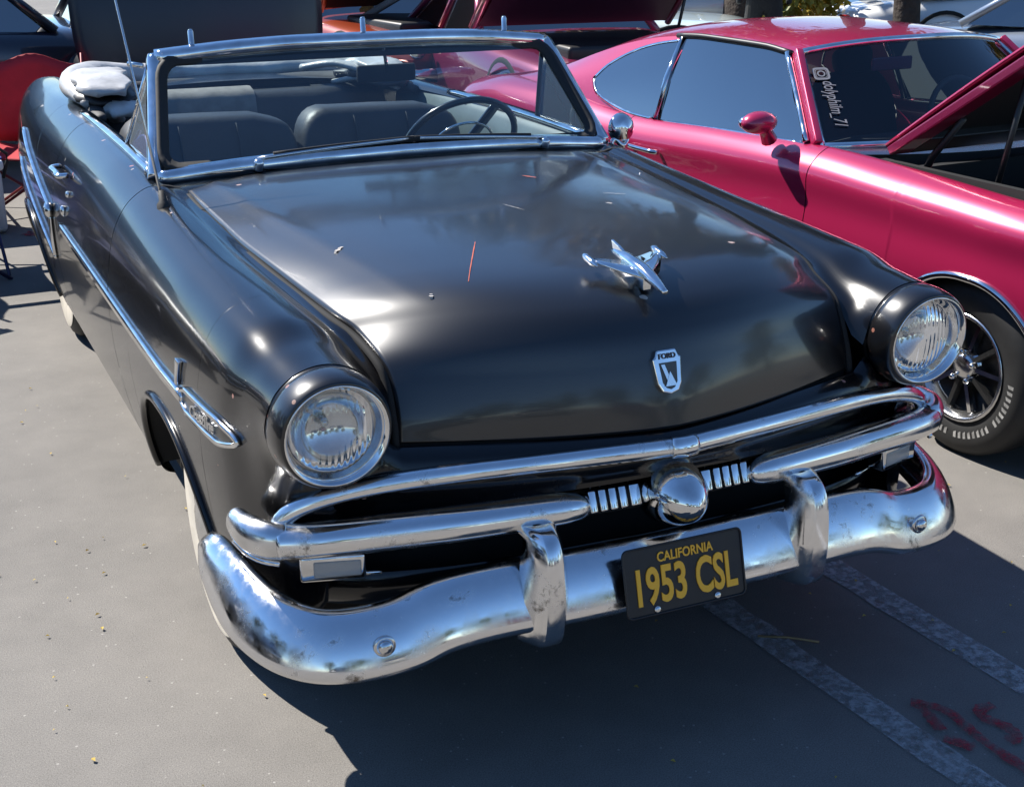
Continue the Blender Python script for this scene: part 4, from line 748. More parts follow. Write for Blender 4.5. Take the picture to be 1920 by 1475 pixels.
for sd in (0, 1):
    f_ = (lambda P: np.asarray(P, float)) if sd == 0 else pmir
    # quarter window with pointed tail
    uv = smooth([(2.062, .95), (2.25, .91), (2.42, .83), (2.56, .66), (2.63, .42)], 20); lv = smooth([(2.024, .03), (2.25, .05), (2.42, .10), (2.56, .2), (2.63, .40)], 20); up = np.array([on_sail(*q) for q in uv]); lo = np.array([on_sail(*q) for q in lv])
    qw = grid('quarter_window', f_(np.stack([[on_sail(*lerp(a_, c_, k)) + [-.004, 0, 0] for a_, c_ in zip(lv, uv)] for k in np.linspace(0, 1, 9)], 1)), M_dglass, PK); loop_ = f_(np.concatenate([lo, up[::-1]])); b = MB(); b.sweep(loop_, np.array([(-.008, -.007), (.008, -.007), (.008, .007), (-.008, .007)]), (1, 0, 0), None, True); b.build('window_trim', M_chrome if sd == 0 else M_chrome, qw)
    # door window
    Z = lambda s: np.interp(s, [.95, 1.5, 2.03], [.958, .938, .908]); lo = np.array([(.095 + .01 * math.sin(s), s, Z(s)) for s in np.linspace(.985, 2.035, 14)]); up = np.array([(np.interp(s, ss, rw_) - .012, s, np.interp(s, ss, rz_) - .018) for s in np.linspace(1.345, 2.075, 14)])
    dw = grid('door_window', f_(np.stack([lo, (lo + up) / 2 - [.012, 0, 0], up], 1)), M_dglass, PK)
    b = MB(); b.sweep(f_([lo[-1], (lo[-1] + up[-1]) / 2 - [.014, 0, 0], up[-1]]), circ(.017, 8), (1, 0, 0)); b.build('window_divider', M_chrome, dw)
    b = MB(); b.sweep(f_(lo + [0, 0, -.006]), circ(.009, 8)); b.build('belt_trim', M_chrome, dw)
    b = MB(); b.sweep(f_(smooth([(.10, .965, .962), (.185, 1.14, 1.11), (.265, 1.315, 1.262)], 12) + [0, .012, 0]), circ(.013, 8), (1, 0, 0)); b.build('window_front_trim', M_chrome, dw)
    b = MB(); b.sweep(f_(np.column_stack([rw_[:16] - .012, ss[:16], rz_[:16] - .006])), circ(.012, 8)); b.build('roof_rail', M_eng, PK)
    # windscreen pillar
    b = MB(); b.sweep(f_(smooth([(.115, .93, .955), (.20, 1.11, 1.11), (.285, 1.29, 1.268)], 14)), np.array([(-.022, -.016), (.022, -.016), (.026, .016), (-.026, .016)]), (1, 0, 0)); b.build('windscreen_pillar', M_pink, PK, bev=.006)
    b = MB(); b.lathe([(.02, -.02), (.02, .004), (.012, .008), (.0005, .009)], f_([.03, 1.965, .80]), (-1 if sd == 0 else 1, 0, 0), 16); hd = b.build('door_handle', M_chrome, PK)
    b = MB(); P = f_(smooth([(.006, 1.86, .792), (-.018, 1.88, .795), (-.022, 1.98, .795), (-.018, 2.06, .795), (.006, 2.08, .792)], 20)); b.sweep(P, circ(.011, 8), (1, 0, 0)); b.build('handle_bar', M_chrome, hd)
    b = MB(); P = f_([(.03, 1.12, .955), (-.005, 1.105, 1.0), (-.03, 1.10, 1.02)]); b.tube(P, np.array([.034, .026, .03]), 12); mr_ = b.build('door_mirror', M_pink, PK)
    b = MB(); b.ell(f_([-.04, 1.10, 1.030]), (.082, .055, .045)); b.build('mirror_shell', M_pink, mr_)
    b = MB(); b.ell(f_([-.045, 1.122, 1.030]), (.075, .036, .037)); b.build('mirror_glass', M_chrome, mr_)
    # arches and wheels
    for c0, hw, top in (PAF, PAR):
        u = np.linspace(-.999, .999, 50); u = np.sign(u) * np.abs(u) ** .6; zs = .05 + (top - .05) * (1 - np.abs(u) ** 2.3) ** .44; ys = c0 + hw * u
        P = np.array([(np.interp(-max(z, psec(y)[-1, 1]), -psec(y)[14:, 1], psec(y)[14:, 0]) - .004, y, z) for y, z in zip(ys, zs) if z > .30]); P = resample(P, 50)
        b = MB(); b.sweep(f_(P), circ(.014, 8), (1, 0, 0)); b.build('arch_trim', M_chrome, PK)
        I_ = P.copy(); I_[:, 0] = .38; grid('wheel_well', f_(np.stack([P, I_], 1)), M_dark, PK); b = MB(); b.add(f_([(.38, c0 - hw, .1), (.38, c0 + hw, .1), (.38, c0 + hw, .8), (.38, c0 - hw, .8)]), [(0, 1, 2, 3)]); b.build('inner_fender', M_dark, PK, sm=False)
        x = .04 + .105; x = x if sd == 0 else 2 * PW - x; sg = -1 if sd == 0 else 1
        wh = wheel(PK, x, c0 + .02, .325, sg, 0, .325, .21, False, .185, [(.197, .106), (.190, .114), (.178, .100), (.168, .06), (.160, .045), (.05, .045), (.048, .08), (.035, .092), (.0005, .094)], 'wheel', M_steel)
        q = MB(); q.lathe([(.168, .06), (.1675, .055), (.06, .046), (.0005, .046)], (x, c0 + .02, .325), (sg, 0, 0), 32); q.build('wheel_centre', M_eng, wh)
        for k in range(10):
            a = 2 * math.pi * k / 10; q = MB(); r0, r1 = .055, .165; d = np.array([0, math.cos(a), math.sin(a)]); q.sweep([np.array([x + sg * .07, c0 + .02, .325]) + d * rr for rr in (r0, r1)], np.array([(-.011, -.012), (.011, -.012), (.008, .012), (-.008, .012)]), (sg, 0, 0)); q.build('wheel_spoke', M_chrome if k % 2 else M_eng, wh, sm=False)
        for k in range(5):
            a = 2 * math.pi * k / 5 + .3; q = MB(); q.lathe([(.011, .08), (.011, .10), (.006, .106), (.0005, .106)], (x, c0 + .02 + .055 * math.cos(a), .325 + .055 * math.sin(a)), (sg, 0, 0), 8); q.build('wheel_nut', M_chrome, wh)
        q = MB()
        for k in range(38):
            a = R(175) + R(200) * k / 38 if k % 9 else None
            if a is None: continue
            rr = np.array([0, math.cos(a), math.sin(a)]); c_ = np.array([x + sg * .1115, c0 + .02, .325]) + rr * .248; t_ = np.array([0, -math.sin(a), math.cos(a)])
            q.add([c_ - rr * .02 - t_ * .006, c_ - rr * .014 + t_ * .006, c_ + rr * .016 + t_ * .008, c_ + rr * .016 - t_ * .004], [(0, 1, 2, 3)])
        lt_ = q.build('raised_tyre_lettering', mat('tyre_letter', (.42, .41, .39), .6, vary=(30, .4)), wh, sm=False); lt_['kind'] = 'stuff'
# windscreen
ub = np.array([(lerp(.115, 2 * PW - .115, k), .93 - .20 * (1 - (2 * k - 1) ** 2), .950 + .012 * math.sin(math.pi * k)) for k in np.linspace(0, 1, 25)])
ut = np.array([(lerp(.285, 2 * PW - .285, k), 1.295 - .10 * (1 - (2 * k - 1) ** 2), 1.262 + .046 * (1 - abs(2 * k - 1) ** 2.6)) for k in np.linspace(0, 1, 25)])
pw_ = grid('windscreen', [lerp(ub, ut, t) for t in np.linspace(0, 1, 8)], thin_glass('coupe_windscreen_glass', (.75, .85, .87), 1.1), PK)
for P, nm in ((ub, 'windscreen_lower_trim'), (ut + [0, -.004, .002], 'windscreen_upper_trim'), (np.array([lerp(ub[0], ut[0], t) for t in np.linspace(0, 1, 10)]) + [.018, -.012, 0], 'windscreen_side_trim'), (np.array([lerp(ub[-1], ut[-1], t) for t in np.linspace(0, 1, 10)]) + [-.018, -.012, 0], 'windscreen_side_trim')):
    b = MB(); b.sweep(P, np.array([(-.013, -.008), (.013, -.008), (.010, .008), (-.010, .008)]), (0, -.7, .7)); b.build(nm, M_chrome, pw_)
# sticker on the near edge of the glass: camera glyph, then a handle running down
def gp(w, t): k = (w - .115) / (2 * PW - .23); k0 = min(24, max(0, k * 24)); i = int(min(23, k0)); f = k0 - i; A = lerp(ub[i], ub[i + 1], f); B = lerp(ut[i], ut[i + 1], f); return lerp(A, B, t)
M_stk = mat('white_sticker', (.19, .20, .22), .6)
O = gp(.195, .66) + [0.0, -.008, .004]; exd = gp(.20, .05) - gp(.20, .85); eyd = gp(.40, .5) - gp(.15, .5)
text_mesh('sticker_lettering', 'dolyphilm_71', .074, M_stk, pw_, O, exd, eyd, .0015, .62, shear=.3, align='LEFT', thick=.0002)
O2 = gp(.20, .735) + [0, -.008, .004]; exn = exd / np.linalg.norm(exd); eyn = eyd / np.linalg.norm(eyd)
for rr_, rr2, nn in ((.034, .026, 4.5), (.017, .011, 2.0), (.024, .0215, 4.5)):
    b = MB(); a = np.linspace(0, 2 * np.pi, 40, endpoint=False); cc = np.sign(np.cos(a)) * np.abs(np.cos(a)) ** (2 / nn); s_ = np.sign(np.sin(a)) * np.abs(np.sin(a)) ** (2 / nn)
    G = np.stack([O2 + exn * (cc * r_)[:, None] + eyn * (s_ * r_)[:, None] for r_ in (rr_, rr2)], 1); b.add(G.reshape(-1, 3), gfaces(40, 2, True)); b.build('sticker_glyph', M_stk, pw_, sm=False)
# interior
b = MB(); b.box((PW, 1.9, .42), (1.5, 2.0, .25)); b.build('cabin_floor', M_int, PK, sm=False)
b = MB(); b.box((PW, .98, .86), (1.46, .30, .16)); b.build('dashboard', M_int, PK, bev=.03)
for w in (.50, 1.22):
    st = cushion('seat', w, 1.95, .80, .50, .56, .16, .12, M_int, PK); cushion('headrest', w, 2.0, 1.12, .22, .14, .10, .02, M_int, st)
b = MB(); b.box((.74, 1.22, 1.205), (.22, .015, .055)); rm2 = b.build('rear_view_mirror', mat('mirror_purple', (.22, .07, .12), .2), PK, bev=.01)
th = np.linspace(0, 2 * np.pi, 32, endpoint=False); b = MB(); b.sweep(np.array([1.22, 1.25, .93]) + .19 * np.stack([np.cos(th), np.sin(th) * .35, np.sin(th) * .94], 1), circ(.013, 8), (0, -.94, .35), None, True); b.build('steering_wheel', M_int, PK)
# cowl, bay, raised hood
G = [[(lerp(.15, 2 * PW - .15, k), .93 - .20 * (1 - (2 * k - 1) ** 2) - d * (1.0 - .0), .945 - d * .10) for d in (0, .06, .12)] for k in np.linspace(0, 1, 20)]; grid('cowl', G, M_steel, PK)
b = MB(); b.box((PW, -.15, .30), (1.30, 1.55, .04)); b.build('bay_floor', M_dark, PK, sm=False)
b = MB(); b.box((PW, .62, .60), (1.42, .04, .60)); b.build('firewall', M_dark, PK, sm=False)
b = MB(); b.box((PW, -.9, .6), (1.2, .05, .42)); b.build('radiator', M_dark, PK, sm=False)
for sd, w in ((0, .20), (1, 2 * PW - .20)):
    b = MB(); b.box((w, -.15, .64), (.03, 1.6, .60)); b.build('bay_side', M_dark, PK, sm=False)
b = MB(); b.box((PW, .05, .62), (.42, .62, .36)); en_ = b.build('engine_block', M_eng, PK, bev=.03)
b = MB(); b.lathe([(.19, 0), (.20, .02), (.20, .07), (.17, .085), (.02, .09), (.02, .11), (.0005, .11)], (PW, .05, .82), (0, 0, 1), 32); b.build('air_cleaner', M_chrome, en_)
for w in (.60, 1.12):
    b = MB(); b.box((w, .05, .78), (.12, .55, .08)); b.build('valve_cover', mat('red_enamel', (.45, .03, .03), .35), en_, bev=.02)
b = MB(); b.box((.40, .52, .78), (.22, .14, .14)); b.build('brake_unit', M_pink2, PK, bev=.02)
hd_ = np.array([0, -.835, .55]); hn = np.array([0, -.55, -.835]); H0 = np.array([0, .62, .955])
def hp(w, l, d): return np.array([w, 0, 0]) + H0 + hd_ * l - hn * d
G = [[hp(lerp(.20 + .05 * (l / 1.5) ** 2, 2 * PW - .20 - .05 * (l / 1.5) ** 2, k), l, .035 + .03 * math.sin(math.pi * k) + .02 * math.sin(math.pi * l / 1.5)) for k in np.linspace(0, 1, 20)] for l in np.linspace(0, 1.5, 18)]
hp_ = grid('raised_hood', G, M_pink, PK, thick=.012)
for w0, w1, l0, l1 in ((.20, .30, 0, 1.5), (2 * PW - .30, 2 * PW - .20, 0, 1.5), (.3, 2 * PW - .3, 0, .12), (.3, 2 * PW - .3, 1.36, 1.5), (.80, .92, .12, 1.36)):
    b = MB(); V = [hp(w, l, d) for w in (w0, w1) for l in (l0, l1) for d in (.0, .035)]; b.add(V, [(0, 1, 3, 2), (4, 6, 7, 5), (0, 4, 5, 1), (2, 3, 7, 6), (0, 2, 6, 4), (1, 5, 7, 3)]); b.build('hood_brace', M_pink2 if w1 < .31 or w0 > 1.4 else M_eng, hp_, sm=False, bev=.006)
b = MB(); V = [hp(w, l, .03) for w, l in ((.26, .06), (1.46, .06), (1.42, 1.45), (.30, 1.45))]; b.add(V, [(0, 1, 2, 3)]); b.build('hood_liner', M_dark, hp_, sm=False)
for w in (.30, 1.42):
    b = MB(); b.tube([(w, .56, .84), (w, .50, .96), hp(w, .30, .0)], .014, 8); b.build('hood_hinge', M_eng, PK)
    b = MB(); b.tube([(w, .20, .80), hp(w, .62, .0)], .011, 8); b.build('hood_strut', M_eng, PK)
# ------------------------------------------------------------------ other vehicles of the show
def paint(name, col, metal=.2): return mat(name, col, .3, metal, .5, 1., .02)
M_tan = mat('grey_soft_top', (.30, .285, .25), .8, bump=(40, .3, .004), vary=(3, .85))
def simple_car(name, label, cat, body, loc, rz, L=4.7, W=1.78, zb=.88, zr=1.42, hood=.98, roofm=None, cab=(-.55, 1.55), hood_up=None, liner=None, group=None):
    """local: nose towards -y; parts: body, cabin roof, windows, wheels, lamps, bumpers, hood"""
    t = thing(name, label, cat, loc, rz, group)
    hw = W / 2; ys = np.linspace(-L / 2, L / 2, 44); G = []
    for y in ys:
        u = y / (L / 2); end = (1 - abs(u) ** 7) ** .5 if abs(u) < 1 else 0; end = max(end, .12)
        zt = zb - .05 * max(0, -u) ** 2 - .10 * max(0, u) ** 3 + .02 * math.cos(u * 5); zt = .42 + (zt - .42) * (.55 + .45 * end); w = hw * (.84 + .16 * end) * (1 - .05 * u * u)
        row = [(0, zt + .03), (w * .55, zt + .022), (w * .80, zt + .004), (w * .93, zt - .05), (w * .99, zt - .16), (w, .58), (w * .985, .42), (w * .93, .27), (w * .80, .24)]
        q = crom(np.array(row), 25); G.append([(x, y, z) for x, z in q])
    G = np.array(G); full_ = np.concatenate([mir(G)[:, ::-1][:, :-1], G], 1); bo = grid('body', full_, body, t)
    for y0, k in ((-L / 2, 0), (L / 2, -1)):
        r_ = full_[k]; c = r_.mean(0); b = MB(); b.add(np.vstack([r_, [c]]), [(i, i + 1, len(r_)) for i in range(len(r_) - 1)]); b.build('end_panel', body, bo, sm=False)
    # cabin
    y0, y1 = cab; rm = roofm or body
    base = lambda s, y: (s * hw * .86, y, zb - .01); rf = [(y0 + .55, zr - .02), (y0 + .95, zr), ((y0 + y1) / 2 + .2, zr), (y1 - .75, zr - .03)]
    G = [[(k * hw * .66 * (1 - .0 * abs(k)), y, z - .05 * abs(k) ** 3) for k in np.linspace(-1, 1, 13)] for y, z in rf]; grid('roof', crom(np.array(G).reshape(4, -1), 14).reshape(14, 13, 3), rm, t, thick=.03)
    zt_ = zr - .07; A = [(hw * .86, y0, zb), (hw * .66, y0 + .55, zt_)]; C = [(hw * .86, y1, zb), (hw * .66, y1 - .75, zt_)]
    for sg in (1, -1):
        s3 = np.array([sg, 1, 1]); a0, a1, c0, c1 = [np.array(p) * s3 for p in (*A, *C)]
        for p, q in ((a0, a1), (c0, c1), (lerp(a0, c0, .52), lerp(a1, c1, .52))):
            b = MB(); b.tube([p, q], .035, 8); b.build('pillar', rm if p is c0 else body, t)
        for f0, f1 in ((.03, .49), (.55, .97)):
            b = MB(); b.add([lerp(a0, c0, f0), lerp(a0, c0, f1), lerp(a1, c1, f1), lerp(a1, c1, f0)], [(0, 1, 2, 3)]); b.build('side_window', M_dglass, t, sm=False)
        for yy in (-L * .30, L * .28):
            wheel(t, sg * (hw - .11), yy, .33, sg, 0, .33, .19, False, .185)
            b = MB(); b.lathe([(.40, 0), (.39, .012), (.36, .012)], (sg * (hw + .0), yy, .36), (sg, 0, 0), 32); b.build('arch', M_dark, t)
        b = MB(); b.lathe([(.085, 0), (.08, .03), (.05, .05), (.0005, .055)], (sg * hw * .72, -L / 2 - .0, .66), (0, -1, 0), 20); b.build('headlight', M_chrome, t)
        b = MB(); b.box((sg * hw * .76, L / 2, .66), (.2, .05, .11)); b.build('tail_lamp', mat('red_lens', (.35, .01, .01), .15), t, bev=.015)
    b = MB(); b.add([(-hw * .84, y0, zb), (hw * .84, y0, zb), (hw * .64, y0 + .55, zt_), (-hw * .64, y0 + .55, zt_)], [(0, 1, 2, 3)]); b.build('windscreen', M_dglass, t, sm=False)
    b = MB(); b.add([(hw * .84, y1, zb), (-hw * .84, y1, zb), (-hw * .64, y1 - .75, zt_), (hw * .64, y1 - .75, zt_)], [(0, 1, 2, 3)]); b.build('rear_window', M_dglass, t, sm=False)
    for yy, d in ((-L / 2 - .04, -1), (L / 2 + .04, 1)):
        b = MB(); b.sweep(smooth([(-hw * .97, yy - d * .18, .45), (-hw * .8, yy, .45), (0, yy + d * .05, .45), (hw * .8, yy, .45), (hw * .97, yy - d * .18, .45)], 24), circ(.06, 10), (0, 0, 1), np.stack([np.full(24, .7), np.full(24, 1.)], 1)); b.build('bumper', M_chrome, t)
    b = MB(); b.box((0, -L / 2 - .005, .64), (W * .5, .05, .14)); b.build('grille', M_eng, t)
    if hood_up:                                                          # (angle deg, length, width, outer paint, liner)
        an, ln, wd_, mo, ml_ = hood_up; d = np.array([0, -math.cos(R(an)), math.sin(R(an))]); n = np.array([0, math.sin(R(an)), math.cos(R(an))]); O = np.array([0, y0 - .06, zb + .05])
        P = lambda k, l, h: O + np.array([k * wd_ / 2 * (1 - .10 * (l / ln) ** 3), 0, 0]) + d * l + n * h
        G = [[P(k, l, .04 + .05 * (1 - k * k)) for k in np.linspace(-1, 1, 15)] for l in np.linspace(0, ln, 12)]; h_ = grid('raised_hood', G, mo, t, thick=.015)
        b = MB(); b.add([P(-.93, .04, .02), P(.93, .04, .02), P(.93, ln - .05, .02), P(-.93, ln - .05, .02)], [(0, 1, 2, 3)]); b.build('hood_liner', ml_, h_, sm=False)
        for k in (-1, 1):
            b = MB(); b.tube([P(k * .97, l, .03) for l in (0, ln / 2, ln)], .028, 8); b.build('hood_edge', mo, h_)
        b = MB(); b.tube([P(-.97, ln, .03), P(.97, ln, .03)], .028, 8); b.build('hood_edge', mo, h_)
        b = MB(); b.tube([(hw * .62, y0 - .75, zb), P(.85, .8, 0)], .014, 6); b.build('hood_prop', M_eng, h_)
        b = MB(); b.box((0, y0 - .75, zb - .02), (W * .62, 1.05, .12)); b.build('engine', M_eng, t, bev=.03)
    return t
simple_car('saloon_car', 'dark navy saloon parked behind the red camping chair', 'car', paint('navy_paint', (.010, .014, .028)), (-.78, 9.1, 0), R(90), 4.8, 1.8, .95, 1.50, cab=(-.6, 1.7))
# black car whose big rounded deck lid stands open behind the convertible
bk = simple_car('sedan_car', 'black sedan behind the convertible with its rounded lid standing open', 'car', paint('black_paint', (.005, .006, .009)), (.72, 9.15, 0), R(180), 4.4, 1.8, .84, 1.36)
n_, m_ = 26, 22; G = []
for v in np.linspace(-1, 1, m_):
    row = []
    for u in np.linspace(-1, 1, n_):
        q = (abs(u) ** 3.4 + abs(v) ** 3.4) ** (1 / 3.4); k = max(abs(u), abs(v)) / q if q > 0 else 1; x, z = u * k * .80, v * k * .74; row.append((-x + .17, 2.36 - .22 * (z + .6) - .10 * (x / .8) ** 2 - .10 * (z / .6) ** 2 + .12 - .22 * max(0, abs(x) / .8 - .6) ** 1.6, 1.27 + z))
    G.append(row)
grid('raised_lid', G, mat('satin_navy', (.007, .010, .019), .36, 0, .6), bk, thick=-.05)
for sg in (1, -1):
    b = MB(); b.tube([(sg * .62, 1.9, .84), (sg * .62, 2.2, 1.0)], .02, 8); b.build('lid_hinge', M_eng, bk)
simple_car('hot_rod_car', 'burnt orange car with its hood raised, behind the black sedan', 'car', paint('burnt_orange', (.30, .045, .012)), (3.05, 11.0, 0), R(8), 4.5, 1.75, .80, 1.35, hood_up=(58, 1.25, 1.45, paint('burnt_orange', ()), mat('liner_rust', (.05, .012, .006), .5)))
simple_car('cabriolet_car', 'pale mint-white car with a grey soft top', 'car', paint('mint_white', (.62, .72, .70), 0), (4.55, 10.2, 0), R(62), 4.5, 1.72, .80, 1.30, roofm=M_tan)
simple_car('hardtop_car', 'dark magenta car with its purple-lined hood raised, behind the magenta coupe', 'car', M_pink2, (3.75, 8.15, 0), R(-4), 4.0, 1.80, .82, 1.36, cab=(-.35, 1.5), hood_up=(40, 1.25, 1.75, M_pink2, mat('purple_liner', (.045, .012, .035), .5)))
simple_car('estate_car', 'white car parked beyond the tree trunk', 'car', paint('white_paint', (.75, .75, .73), 0), (10.2, 9.6, 0), R(75), 4.6, 1.8, .88, 1.45)
simple_car('silver_car', 'silver-blue car parked behind the magenta coupe', 'car', paint('silver_blue', (.30, .34, .40), .6), (8.4, 6.0, 0), R(35), 4.6, 1.8, .86, 1.42)
simple_car('grey_car', 'pale grey car parked behind the yellow shrub', 'car', paint('pale_grey', (.40, .42, .42), .3), (8.2, 12.0, 0), R(60), 4.6, 1.8, .88, 1.45)
# cars of the facing rows, seen only as reflections in chrome and enamel
off_ = [(-2.75, 7.4, 2, 'glossy black', (.005, .005, .007)), (-4.9, 2.4, 6, 'charcoal', (.012, .012, .014)), (-6.4, 4.5, 85, 'dark green', (.012, .03, .018)), (-6.6, 9.0, 95, 'maroon', (.10, .01, .012)), (-6.3, .2, 88, 'slate blue', (.03, .05, .10)), (-5.0, -10.5, 176, 'black', (.006, .006, .008)), (-1.6, -11.2, 184, 'cream', (.5, .45, .34)), (2.2, -10.8, 178, 'dark red', (.16, .01, .012)), (6.0, -10.2, 182, 'navy', (.01, .016, .05))]
for x, y, a, nm, c in off_:
    simple_car('parked_car', nm + ' car parked in the rows around the black convertible', 'car', paint(nm.replace(' ', '_') + '_enamel', c), (x, y, 0), R(a), 4.6, 1.8, .88, 1.45, group='cars of the facing rows')
# ------------------------------------------------------------------ trees
M_bark = mat('bark', (.055, .04, .03), .9, bump=(18, .8, .03), vary=(8, .5))
def leafmat(name, c1, c2):
    def f(m, N, L, b):
        oi = N.new('ShaderNodeTexCoord'); nz = N.new('ShaderNodeTexNoise'); nz.inputs['Scale'].default_value = 2.2; L.new(oi.outputs['Object'], nz.inputs['Vector'])
        cr = N.new('ShaderNodeValToRGB'); cr.color_ramp.elements[0].color = (*c1, 1); cr.color_ramp.elements[1].color = (*c2, 1); cr.color_ramp.elements[0].position = .35; cr.color_ramp.elements[1].position = .65
        L.new(nz.outputs['Fac'], cr.inputs['Fac']); L.new(cr.outputs['Color'], b.inputs['Base Color'])
    return mat(name, c1, .6, build=f)
M_leaf = leafmat('leaf_green', (.035, .06, .015), (.10, .10, .02)); M_leafy = leafmat('leaf_autumn', (.12, .09, .015), (.30, .18, .02))
def crown_mesh(seed, rx, rz, n=2600, ls=.13):
    r = np.random.default_rng(seed); nb = 26; C = r.normal(0, 1, (nb, 3)); C /= np.linalg.norm(C, axis=1)[:, None]; C *= (r.random((nb, 1)) ** .4) * np.array([rx, rx, rz]) * .78
    k = r.integers(0, nb, n); D = r.normal(0, 1, (n, 3)); D /= np.linalg.norm(D, axis=1)[:, None]; P = C[k] + D * (r.random((n, 1)) ** .5) * rx * .36
    A = r.normal(0, 1, (n, 3)); A /= np.linalg.norm(A, axis=1)[:, None]; B = np.cross(A, r.normal(0, 1, (n, 3))); B /= np.linalg.norm(B, axis=1)[:, None]; s = ls * (.6 + .8 * r.random((n, 1)))
    V = np.stack([P - A * s, P + B * s * .55, P + A * s, P - B * s * .55], 1).reshape(-1, 3); return V, [(4 * i, 4 * i + 1, 4 * i + 2, 4 * i + 3) for i in range(n)], C
def tree(name, label, loc, h, rx, seed, leaf, tr=.16, group=None, n=2600, rz=None):
    t = thing(name, label, 'tree', loc, group=group); r = random.Random(seed); V, F, C = crown_mesh(seed, rx, rz or rx * .75, n); cz = h - (rz or rx * .75) * .8
    b = MB(); P = smooth([(0, 0, -.05), (r.uniform(-.06, .06), r.uniform(-.06, .06), cz * .35), (r.uniform(-.12, .12), r.uniform(-.12, .12), cz * .7), (r.uniform(-.2, .2), r.uniform(-.2, .2), cz * 1.05)], 20)
    b.sweep(P, circ(1, 12), (0, 1, 0), np.interp(np.linspace(0, 1, 20), [0, .06, .5, 1], [tr * 1.45, tr * 1.1, tr * .8, tr * .3])); tk = b.build('trunk', M_bark, t)
    for c in C[:9]:
        e = np.array([c[0] * .8, c[1] * .8, cz + c[2] * .7]); s = P[r.randint(10, 17)]; q = MB(); q.sweep(smooth([s, lerp(s, e, .5) + [0, 0, .12], e], 10), circ(1, 7), (0, 1, 0), np.linspace(tr * .36, tr * .08, 10)); q.build('limb', M_bark, tk)
    mk('crown', V + [0, 0, cz], F, leaf, t, False); return t
tree('shade_tree', 'tree with dark slender trunk between the white and silver cars', (8.2, 9.0, 0), 6.6, 2.5, 1, M_leaf, .13)
tree('shade_tree', 'tree with stout trunk beyond the dark magenta car', (7.7, 11.2, 0), 7.2, 2.8, 2, M_leafy, .24)
for i, (x, y, h, rx) in enumerate([(11.5, 14, 8, 3.2), (9.0, 19.5, 8, 3.2), (14, 8, 7, 2.8)]):
    tree('shade_tree', ['tall yellowing tree far beyond the cars', 'broad tree far behind the soft-top car', 'low spreading tree beyond the white car'][i], (x, y, 0), h, rx, 5 + i, M_leafy if i != 1 else M_leaf, .2)
for i, (x, y, h, rx) in enumerate([(-14.2, -6.5, 5.0, 2.7), (-14.6, -1.7, 5.3, 2.8), (-14.3, 3.2, 5.0, 2.8), (-14.8, 8.2, 5.5, 2.9), (-14.2, 13.4, 5.2, 2.8), (-12.5, -20.5, 5.2, 2.9), (-7.2, -22.4, 5.5, 3.0), (-2.0, -21.8, 4.9, 2.9), (3.2, -22.4, 5.5, 3.0), (8.6, -21.0, 5.2, 3.0), (14.5, -16, 5.4, 3.0), (17, -8, 5.2, 2.9)]):
    tree('boundary_tree', 'leafy tree along the edge of the car park', (x, y, 0), h, rx, 20 + i, M_leaf, .2, 'trees edging the car park', 2200, rx * .92)
# yellow flowering shrub
t = thing('flowering_shrub', 'yellow flowering shrub beyond the magenta coupe', 'shrub', (7.6, 9.9, 0)); V, F, C = crown_mesh(77, .55, .5, 1500, .05); mk('foliage', V + [0, 0, .75], F, leafmat('yellow_bloom', (.45, .30, .02), (.12, .14, .02)), t, False)
b = MB(); b.sweep(smooth([(0, 0, 0), (.03, 0, .35), (0, .04, .7)], 8), circ(.03, 8), (0, 1, 0)); b.build('stem', M_bark, t)
# ------------------------------------------------------------------ folding chairs, cooler
def camp_chair(label, loc, rz, col, nm, group=None):
    t = thing('camping_chair', label, 'chair', loc, rz, group); f = mat(nm, col, .75, bump=(50, .3, .003), vary=(6, .7)); fr = mat('chair_frame_' + nm, tuple(c * .35 + .02 for c in col), .4, .3)
    G = [[(x, .24 + .05 * (z - .42) - .05 * math.cos(x * 3.3) + .05, z + (.035 * math.cos(x * 12) if z > .8 else 0)) for x in np.linspace(-.28, .28, 12)] for z in np.linspace(.42, .92, 8)]; grid('back_rest', G, f, t, thick=.008)
    G = [[(x, y, .42 - .05 * math.cos(x * 4.5) + .02) for x in np.linspace(-.28, .28, 10)] for y in np.linspace(-.26, .24, 8)]; grid('seat', G, f, t, thick=.008)
    for sx in (-1, 1):
        for p in (((sx * .30, .30, .95), (sx * .29, .25, .42), (sx * .30, -.28, .0)), ((sx * .30, -.28, .62), (sx * .29, -.26, .42), (sx * .30, .30, 0))):
            b = MB(); b.tube(p, .011, 8); b.build('leg', fr, t)
        b = MB(); b.sweep([(sx * .31, y, .63) for y in np.linspace(-.30, .26, 6)], np.array([(-.03, -.006), (.03, -.006), (.03, .006), (-.03, .006)])); b.build('arm_rest', f, t, bev=.004)
    for y in (-.27, .27):
        b = MB(); b.tube([(-.30, y, .02), (0, y, .22), (.30, y, .42)], .009, 8); b.build('cross_brace', fr, t)
        b = MB(); b.tube([(.30, y + .02, .02), (0, y + .02, .22), (-.30, y + .02, .42)], .009, 8); b.build('cross_brace', fr, t)
    return t
camp_chair('red camping chair behind the black convertible\'s tail', (-.62, 6.55, 0), R(-18), (.48, .015, .025), 'red_canvas')
camp_chair('blue camping chair on the sunlit asphalt', (-1.24, 5.30, 0), R(92), (.02, .06, .30), 'blue_canvas')
camp_chair('dark blue camping chair drawn up beside the black convertible', (-1.78, 4.75, 0), R(115), (.012, .025, .12), 'dark_blue_canvas')
t = thing('cooler_box', 'pale grey cooler box beside the red camping chair', 'cooler', (-1.10, 6.25, 0)); b = MB(); b.box((0, 0, .19), (.50, .34, .36)); b.build('tub', mat('cooler_plastic', (.55, .57, .58), .4), t, bev=.03)
